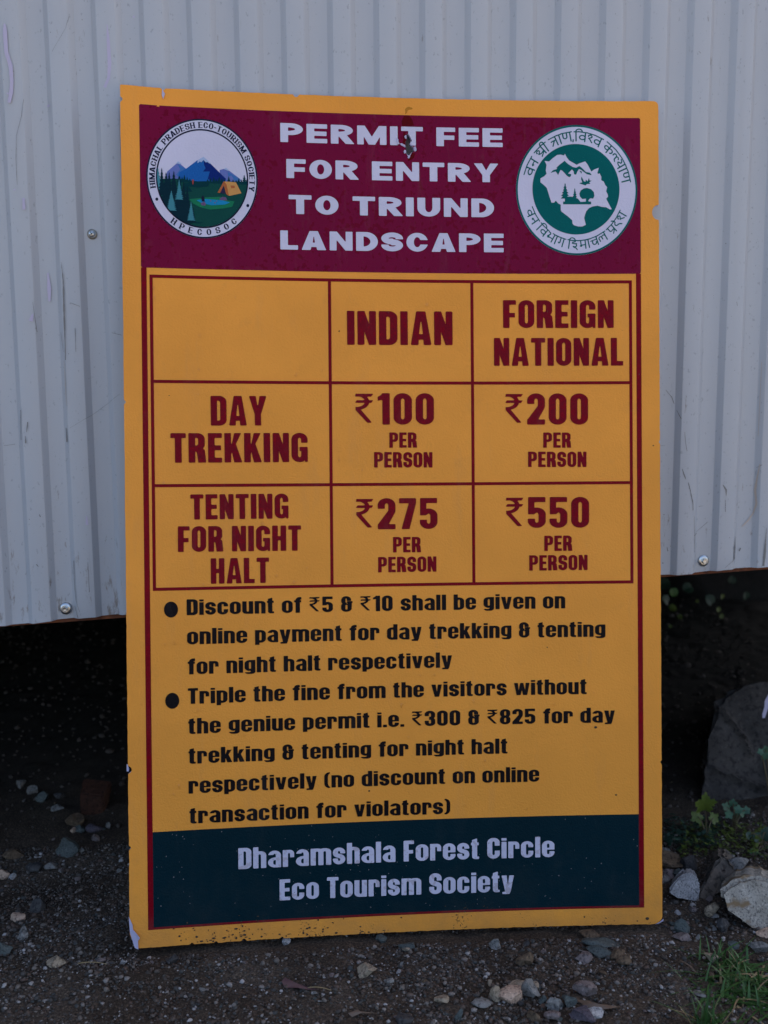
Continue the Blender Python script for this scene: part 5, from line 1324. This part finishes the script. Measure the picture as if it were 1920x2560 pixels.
# dark boulder behind on the right
import bmesh
def outline_rock(name, out, YB, leank, back, mat, cracks=(), amp=.006, cell=.011, bev=.010, f0=22):
    bm = bmesh.new(); yb_ = max(p[1] for p in out)
    lean = lambda y: leank * (yb_ - y) / 460
    fr = [bm.verts.new(wall_pt(x, y, YB + lean(y))) for x, y in out]
    ym_ = sum(p[1] for p in out) / len(out); xm_ = sum(p[0] for p in out) / len(out)
    bk = []
    for x, y in out:
        q = wall_pt(xm_ + (x - xm_) * .8, y, YB + lean(y)); g_ = q[0] / q[1]
        bk.append(bm.verts.new((q[0] + back * g_, q[1] + back, q[2] - (.35 * back if y < ym_ else 0))))
    bm.faces.new(fr); bm.faces.new(bk[::-1]); n = len(out)
    for i in range(n): bm.faces.new((fr[(i + 1) % n], fr[i], bk[i], bk[(i + 1) % n]))
    bmesh.ops.bevel(bm, geom=bm.edges[:], offset=bev, segments=2, affect='EDGES')
    bmesh.ops.triangulate(bm, faces=bm.faces[:])
    for _ in range(5):
        ed = [e for e in bm.edges if e.calc_length() > cell]
        if not ed: break
        bmesh.ops.subdivide_edges(bm, edges=ed, cuts=1); bmesh.ops.triangulate(bm, faces=[f for f in bm.faces if len(f.verts) > 3])
    bm.normal_update()
    co = np.array([v.co[:] for v in bm.verts]); no = np.array([v.normal[:] for v in bm.verts])
    t = (co[:, 2] * 1.0 + co[:, 0] * .35) ; u = co[:, 0] * 1.2 + co[:, 1]
    h = fbm(co[:, 0] + co[:, 1], co[:, 2], 91, 5, f0) * amp + fbm(co[:, 0] * .4 + co[:, 1], t, 95, 4, 120) * amp * .27
    for (a, b) in cracks:
        A_, B_ = np.array(wall_pt(*a, YB + .05))[[0, 2]], np.array(wall_pt(*b, YB + .05))[[0, 2]]; e = B_ - A_
        q = co[:, [0, 2]] - A_; tt = np.clip(q @ e / (e @ e), 0, 1); dd = np.hypot(*(q - tt[:, None] * e).T)
        h -= .009 * np.exp(-(dd / .0045) ** 2); h += .004 * (1 / (1 + np.exp(-((q[:, 1] * e[0] - q[:, 0] * e[1]) / np.linalg.norm(e)) / .004))) * np.exp(-(dd / .03) ** 2)
    for v, d, nn in zip(bm.verts, h, no): v.co += Vector(nn) * float(d)
    loc = Vector((float(co[:, 0].mean()), float(co[:, 1].mean()), 0.0))
    for v in bm.verts: v.co -= loc
    bmesh.ops.recalc_face_normals(bm, faces=bm.faces[:])
    me = bpy.data.meshes.new(name); bm.to_mesh(me); bm.free()
    me.polygons.foreach_set('use_smooth', [True] * len(me.polygons)); me.materials.append(mat)
    try: me.set_sharp_from_angle(angle=math.radians(40))
    except Exception: pass
    o = link(bpy.data.objects.new(name, me)); o.location = loc; return o
M_bould = stone_mat('dark_boulder_stone', [(0.028, 0.025, 0.024), (0.066, 0.057, 0.052)], fine=130, mott=14, bstr=1.0)
bl = outline_rock('boulder', [(1802, 1733), (1862, 1716), (1925, 1707), (2060, 1700), (2130, 1850), (2140, 2170), (1728, 2190), (1745, 2060), (1757, 1930), (1772, 1850), (1786, 1775)], 1.30, .09, .26, M_bould,
                  (((1808, 1765), (1872, 1850)), ((1872, 1850), (1885, 1890)), ((1785, 1922), (1900, 1962)), ((1900, 1962), (2000, 2010))))
def rock_at(name, out, mat, label, leank, back, **kw):
    lo = max(out, key=lambda p: p[1]); p = ground_hit(lo[0], lo[1] - 4)
    return tag(outline_rock(name, out, p[1], leank, back, mat, **kw), label, 'stone')
rock_at('stone', [(1788, 2236), (1812, 2214), (1846, 2196), (1886, 2189), (1914, 2194), (1962, 2220), (1995, 2300), (1985, 2326), (1925, 2324), (1880, 2318), (1842, 2306), (1830, 2268)], S_mats['rockpale'],
        'large pale grey and tan rock at the right edge beyond the board', .11, .075, amp=.0028, cell=.005, bev=.006, f0=45)
rock_at('stone', [(1670, 2228), (1688, 2202), (1710, 2183), (1736, 2184), (1750, 2204), (1749, 2238), (1744, 2260), (1722, 2250), (1694, 2240), (1674, 2238)], S_mats['pale'],
        'pale speckled rounded rock beside the lower right edge of the board', .09, .035, amp=.0012, cell=.003, bev=.0022, f0=90)
rock_at('stone', [(1744, 2236), (1768, 2200), (1794, 2142), (1806, 2136), (1822, 2140), (1832, 2165), (1850, 2182), (1838, 2212), (1802, 2232), (1788, 2252), (1752, 2254)], S_mats['slab'],
        'dark layered rock slanting up between the two pale rocks', .11, .06, cracks=(((1770, 2236), (1812, 2160)), ((1790, 2236), (1838, 2186))), amp=.003, cell=.004, bev=.003, f0=80)
tag(bl, 'big dark weathered boulder under the shed at the right edge', 'boulder')
# lilac paint smear on the boulder
bpy.context.view_layer.update()
dg = bpy.context.evaluated_depsgraph_get()
def on_obj(o, px, py):
    d = ray(px, py); inv = o.matrix_world.inverted()
    a = inv @ Vector(ORG); dv = (inv.to_3x3() @ Vector(d)).normalized()
    ok, loc, nor, _ = o.ray_cast(a, dv)
    return (o.matrix_world @ loc) if ok else None
V, Fc = [], []
added_strip = [(1924, 1735, 3), (1917, 1752, 5), (1916, 1768, 5), (1911, 1784, 5), (1909, 1795, 3)]
for i, (x, y, w) in enumerate(added_strip):
    for k in (-1, 0, 1):
        h = on_obj(bl, x + k * w, y)
        if h is None: h = Vector(wall_pt(x + k * w, y, 1.34))
        V.append(np.array(h) - ray(x, y) * .0018)
for i in range(len(added_strip) - 1):
    for k in (0, 1): a = i * 3 + k; Fc.append((a, a + 1, a + 4, a + 3))
mesh_obj('paint_smear', [np.array(q) - np.array(bl.location) for q in V], Fc, M_drip, bl, origin=(0, 0, 0)).location = (0, 0, 0)
# stones added to block light at the back under the shed; shade painted into their colour
rk = random.Random(31)
S_mats['dark_shade'] = stone_mat('shade_black_stone', [(0.010, 0.010, 0.010), (0.018, 0.016, 0.016)])
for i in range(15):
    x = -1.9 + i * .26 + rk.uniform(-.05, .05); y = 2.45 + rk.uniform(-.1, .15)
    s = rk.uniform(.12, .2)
    o = mesh_obj('light_block_stone', stone_shape(I3v, 300 + i, 6, .85, .05) * np.array([s, s * .8, s * .9]), I3f.tolist(), S_mats['dark_shade'], None, True)
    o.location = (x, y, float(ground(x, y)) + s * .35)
    tag(o, 'added blackened stone blocking light at the back under the shed', 'stone', 'added light blocking stones under the shed')

# ------------------------------------------------------------------ plants, grass, dry leaves
def leaf_mat(name, c, c2):
    m, t, b = mat_new(name, c, 0.5, 0.4)
    t.links.new(ramp(t, noise(t, 60, 3), [(0.35, c), (0.65, c2)]), b.inputs['Base Color'])
    b.inputs['Transmission Weight'].default_value = 0.0
    bump(t, b, noise(t, 150, 2), .4, .001)
    return m
M_leaf = leaf_mat('green_leaf', (0.035, 0.10, 0.022), (0.06, 0.15, 0.033))
M_leafy = leaf_mat('yellow_green_leaf', (0.050, 0.080, 0.009), (0.09, 0.12, 0.016))
M_leafb = leaf_mat('blue_green_leaf', (0.028, 0.080, 0.045), (0.055, 0.13, 0.07))
M_leafd = leaf_mat('dark_leaf', (0.012, 0.035, 0.025), (0.02, 0.05, 0.032))
M_stem, _, _ = mat_new('stem', (0.08, 0.06, 0.03), 0.7)
M_dry, t_, b_ = mat_new('dry_leaf', (0.12, 0.07, 0.06), 0.8)
def leaf_outline(kind, r, n=48):
    seedless = r.uniform(0, 6)
    pts = []
    for i in range(n):
        a = 2 * math.pi * i / n; t = a
        if kind == 'lobed': rad = .80 + .15 * math.cos(5 * t) + .09 * math.cos(15 * t + seedless)
        elif kind == 'round': rad = .92 + .06 * math.cos(11 * t) - .25 * math.exp(-((t - math.pi) / .25) ** 2)
        else: rad = math.sqrt(1 / ((math.cos(t)) ** 2 + (math.sin(t) / .48) ** 2)) * (1 + .05 * math.cos(19 * t))
        pts.append((rad * math.cos(t), rad * math.sin(t)))
    return pts
def leaf(parent, centre, size, ax, up, kind, mat, seed):
    """ax = direction of the tip, up = face normal"""
    r = random.Random(seed); ax = np.array(ax, float); ax /= np.linalg.norm(ax); up = np.array(up, float); up -= ax * up.dot(ax); up /= np.linalg.norm(up); sd = np.cross(up, ax)
    out = leaf_outline(kind, r); V = [np.array(centre)]; n = len(out)
    for f in (.33, .66, 1.0):
        for i, (x, y) in enumerate(out):
            z = .22 * abs(y) * f - .18 * (x * f) ** 2 + (.05 * math.sin(i * 1.7 + seed) if f == 1 else .02 * math.sin(i * 2.9))
            V.append(np.array(centre) + size * (ax * x * f + sd * y * f + up * z))
    Fc = [(0, 1 + i, 1 + (i + 1) % n) for i in range(n)]
    for k in (0, 1):
        Fc += [(1 + k * n + i, 1 + (k + 1) * n + i, 1 + (k + 1) * n + (i + 1) % n, 1 + k * n + (i + 1) % n) for i in range(n)]
    return mesh_obj('leaf', V, Fc, mat, parent, True)
def tube(a, b, r0, r1, sag=0.0, n=8):
    V, Fc = [], []; a = np.array(a, float); b = np.array(b, float); d = b - a; d /= np.linalg.norm(d) + 1e-9
    s1 = np.cross(d, (0.3, .2, 1)); s1 /= np.linalg.norm(s1); s2 = np.cross(d, s1)
    for i in range(n + 1):
        t = i / n; c = a + (b - a) * t + np.array([0, 0, sag * 4 * t * (1 - t)]); r = r0 + (r1 - r0) * t
        for k in range(6): V.append(c + r * (math.cos(k * 1.0472) * s1 + math.sin(k * 1.0472) * s2))
    for i in range(n):
        for k in range(6): Fc.append((i * 6 + k, i * 6 + (k + 1) % 6, (i + 1) * 6 + (k + 1) % 6, (i + 1) * 6 + k))
    return V, Fc
def plant(name, label, rootpx, depth, leaves, mat, kind, stem=True):
    q = wall_pt(*rootpx, depth); q[2] = float(ground(q[0], q[1]))
    root = empty(name, q); tag(root, label, 'plant')
    r = random.Random(int(rootpx[0]))
    for i, (x, y, rad, ang, m_) in enumerate(leaves):
        dd = depth + r.uniform(-.02, .02); c = wall_pt(x, y, dd); s = rad * dd / F_PX
        ax = (math.cos(ang), r.uniform(-.3, .1), math.sin(ang)); up = (r.uniform(-.3, .3), -1, r.uniform(.5, .9))
        leaf(root, c, s, ax, up, kind, m_ or mat, i + int(rootpx[0]))
        if stem:
            v, f = tube(q, c, .0012, .0006, 0.01); mesh_obj('stem', v, f, M_stem, root, True)
    return root
plant('weed', 'yellow green lobed leaf plant in front of the dark boulder', (1765, 2120), 1.225,
      [(1762, 2010, 34, 1.6, M_leafy), (1742, 2042, 20, 3.6, M_leafy), (1785, 2046, 18, -.6, M_leafy)], M_leafy, 'lobed')
plant('weed', 'small blue green serrated sprig against the foot of the boulder', (1835, 2110), 1.245,
      [(1815, 2018, 15, 2.4, M_leafb), (1832, 2008, 13, 1.4, M_leafb), (1846, 2024, 14, .2, M_leafb), (1822, 2036, 14, 3.9, M_leafb), (1866, 2026, 13, .3, M_leafb), (1840, 2042, 15, 5, M_leafb), (1856, 2036, 10, 5.5, M_leafb)], M_leafb, 'lobed')
plant('weed', 'ivy like plant with rounded green leaves above the large pale rock', (1900, 2170), 1.20,
      [(1888, 2138, 20, 3.6, M_leaf), (1904, 2130, 17, .6, M_leaf), (1874, 2140, 12, 3.3, M_leaf), (1888, 2174, 26, 2.6, M_leafb), (1916, 2168, 24, .2, M_leaf), (1925, 2130, 18, .8, M_leaf), (1925, 2195, 22, 5.2, M_leaf), (1915, 2086, 22, 1.2, M_leafd), (1895, 2095, 16, 2.6, M_leafd), (1872, 2090, 12, 2.2, M_leafd)], M_leaf, 'round')
plant('weed', 'broad dark leaves close behind the right edge of the board', (1670, 2150), 1.40,
      [(1690, 1990, 42, 1.2, M_leafd), (1672, 2070, 40, 4.4, M_leafd), (1716, 2020, 26, .4, M_leafd), (1655, 2030, 20, 3.4, M_leaf), (1720, 2090, 26, 5.2, M_leafd), (1700, 2125, 20, 4.8, M_leafd)], M_leafd, 'round')
plant('fern', 'green fern like sprig on the right face of the boulder', (1935, 1960), 1.26,
      [(1902, 1880, 11, 3.2, M_leafb), (1914, 1872, 10, 1.8, M_leafb), (1916, 1890, 12, 4.4, M_leafb), (1926, 1880, 14, 0, M_leaf), (1908, 1896, 7, 4.2, M_leafb)], M_leafb, 'lobed')
plant('creeper', 'dim leaves hanging in the dark under the shed right of the board', (1690, 1700), 1.9,
      [(1684, 1480, 13, 4.8, M_leaf), (1682, 1520, 11, .2, M_leafy), (1700, 1542, 7, 1, M_leafy), (1806, 1492, 8, 2, M_leafy), (1796, 1524, 8, 5, M_leafy), (1804, 1540, 7, 5.2, M_leafy), (1743, 1503, 5, 1, M_leafy), (1676, 1566, 5, 1, M_leafy), (1865, 1490, 12, 2, M_leafd), (1775, 1500, 16, 2.2, M_leafd), (1665, 1500, 15, 2.4, M_leafd), (1830, 1450, 12, 1.3, M_leafd), (1660, 1460, 18, .4, M_leafd), (1720, 1470, 16, 3.4, M_leafd)], M_leaf, 'round', stem=False)
# low weeds along the foot of the boulder
def sprig_patch(name, label, pxs, mat, n, sz, seed, depth=None):
    r = random.Random(seed); V, Fc = [], []
    for _ in range(n):
        x, y = r.uniform(pxs[0], pxs[2]), r.uniform(pxs[1], pxs[3]); p = ground_hit(x, y)
        c = p + np.array([0, 0, r.uniform(.001, .018)]); s = sz * r.uniform(.5, 1.2)
        a = r.uniform(0, 6.28); d1 = np.array([math.cos(a), math.sin(a), r.uniform(-.2, .5)]) * s; d2 = np.array([-math.sin(a), math.cos(a), r.uniform(-.2, .4)]) * s * .5
        k = len(V); V += [c - d1, c + d2, c + d1, c - d2]; Fc.append((k, k + 1, k + 2, k + 3))
    o = mesh_obj(name, V, Fc, mat, None); return tag(o, label, 'ground cover', kind='stuff')
sprig_patch('ground_cover', 'tiny creeping weeds on the soil in front of the boulder', (1700, 2075, 1915, 2150), M_leafy, 420, .004, 3)
sprig_patch('ground_cover', 'tiny dark weeds among the stones right of the board', (1660, 2060, 1800, 2130), M_leafd, 260, .005, 4)
M_grass = leaf_mat('grass_blade', (0.024, 0.072, 0.014), (0.05, 0.12, 0.026))
M_straw, _, _ = mat_new('straw', (0.28, 0.20, 0.10), 0.8)
def tuft(label, cx, cy, spread, n, length, seed, flatness=.5):
    r = random.Random(seed); p = ground_hit(cx, cy); root = empty('grass_tuft', p); tag(root, label, 'grass')
    for nm, mat, cnt_ in (('blades', M_grass, n), ('dry_blades', M_straw, n // 9)):
        V, Fc = [], []
        for _ in range(cnt_):
            a = r.uniform(0, 6.28); b = np.array([p[0] + r.gauss(0, spread * .5), p[1] + r.gauss(0, spread * .4), 0]); b[2] = float(ground(b[0], b[1])) - .001
            L = length * r.uniform(.5, 1.15); out = np.array([math.cos(a), math.sin(a) * .7, 0]); f = r.uniform(.2, 1) * flatness; w = r.uniform(.0009, .0019)
            side = np.array([-out[1], out[0], .15]); side /= np.linalg.norm(side); k = len(V); m_ = 6
            for i in range(m_ + 1):
                t = i / m_; c = b + out * L * (t * f + .55 * f * t * t) + np.array([0, 0, L * (t * (1 - f * .55) - .45 * f * t * t)])
                c[2] = max(c[2], float(ground(c[0], c[1])) + .001); ww = w * (1 - t) ** .7 + .0001
                V += [c - side * ww, c + side * ww]
            Fc += [(k + 2 * i, k + 2 * i + 1, k + 2 * i + 3, k + 2 * i + 2) for i in range(m_)]
        o = mesh_obj(nm, V, Fc, mat, root); o['kind'] = 'stuff'
tuft('larger spreading grass tuft at the right edge below the large pale rock', 1880, 2472, .050, 170, .043, 1, 1.35)
tuft('small grass tuft cut by the lower edge of the photo', 1765, 2570, .014, 40, .045, 2, .6)
tuft('loose thin grass tuft between the stones above the larger tuft', 1815, 2420, .020, 34, .04, 3, .8)
def flat_leaf(pts, mat, name, label, cat, lift=.003):
    V = []
    for i, (x, y) in enumerate(pts):
        p = ground_hit(x, y); V.append(p + np.array([0, 0, lift + .002 * math.sin(i * 2.1)]))
    c = sum(V) / len(V) + np.array([0, 0, .002]); n = len(V); V.append(c)
    return tag(mesh_obj(name, V, [(i, (i + 1) % n, n) for i in range(n)], mat, None), label, cat)
M_dryr = leaf_mat('reddish_dry_leaf', (0.10, 0.05, 0.055), (0.14, 0.08, 0.08)); M_dryb = leaf_mat('brown_dry_leaf', (0.10, 0.07, 0.05), (0.17, 0.12, 0.09))
flat_leaf([(704, 2460), (712, 2454), (735, 2461), (757, 2470), (772, 2477), (800, 2478), (772, 2481), (745, 2480), (712, 2472)], M_dryr, 'dry_leaf', 'narrow reddish dry leaf with a stalk below the board', 'leaf')
flat_leaf([(1440, 2505), (1470, 2512), (1505, 2520), (1550, 2524), (1525, 2532), (1490, 2528), (1460, 2520)], M_dryb, 'dry_leaf', 'curled brown dry leaf right of the stone cluster', 'leaf')
flat_leaf([(870, 2540), (895, 2534), (905, 2538), (950, 2540), (905, 2543), (880, 2546)], M_dryb, 'dry_leaf', 'pale brown leaf scrap near the middle of the lower edge', 'leaf')
flat_leaf([(1772, 2440), (1782, 2436), (1790, 2452), (1782, 2458)], M_dryb, 'dry_leaf', 'small pale leaf scrap at the left of the larger grass tuft', 'leaf')
def straw(a, b, label, mat=M_straw, r_=.0006):
    p, q = ground_hit(*a), ground_hit(*b); p[2] += .003; q[2] += .004; v, f = tube(p, q, r_, r_ * .6, .002)
    tag(mesh_obj('straw', v, f, mat, None, True), label, 'straw')
straw((196, 2415), (268, 2419), 'thin straw on bare soil below the lower left board corner')
straw((770, 2476), (828, 2485), 'thin stalk right of the reddish dry leaf')
straw((1700, 2408), (1740, 2440), 'reddish twig left of the larger grass tuft', M_dryb, .0009)
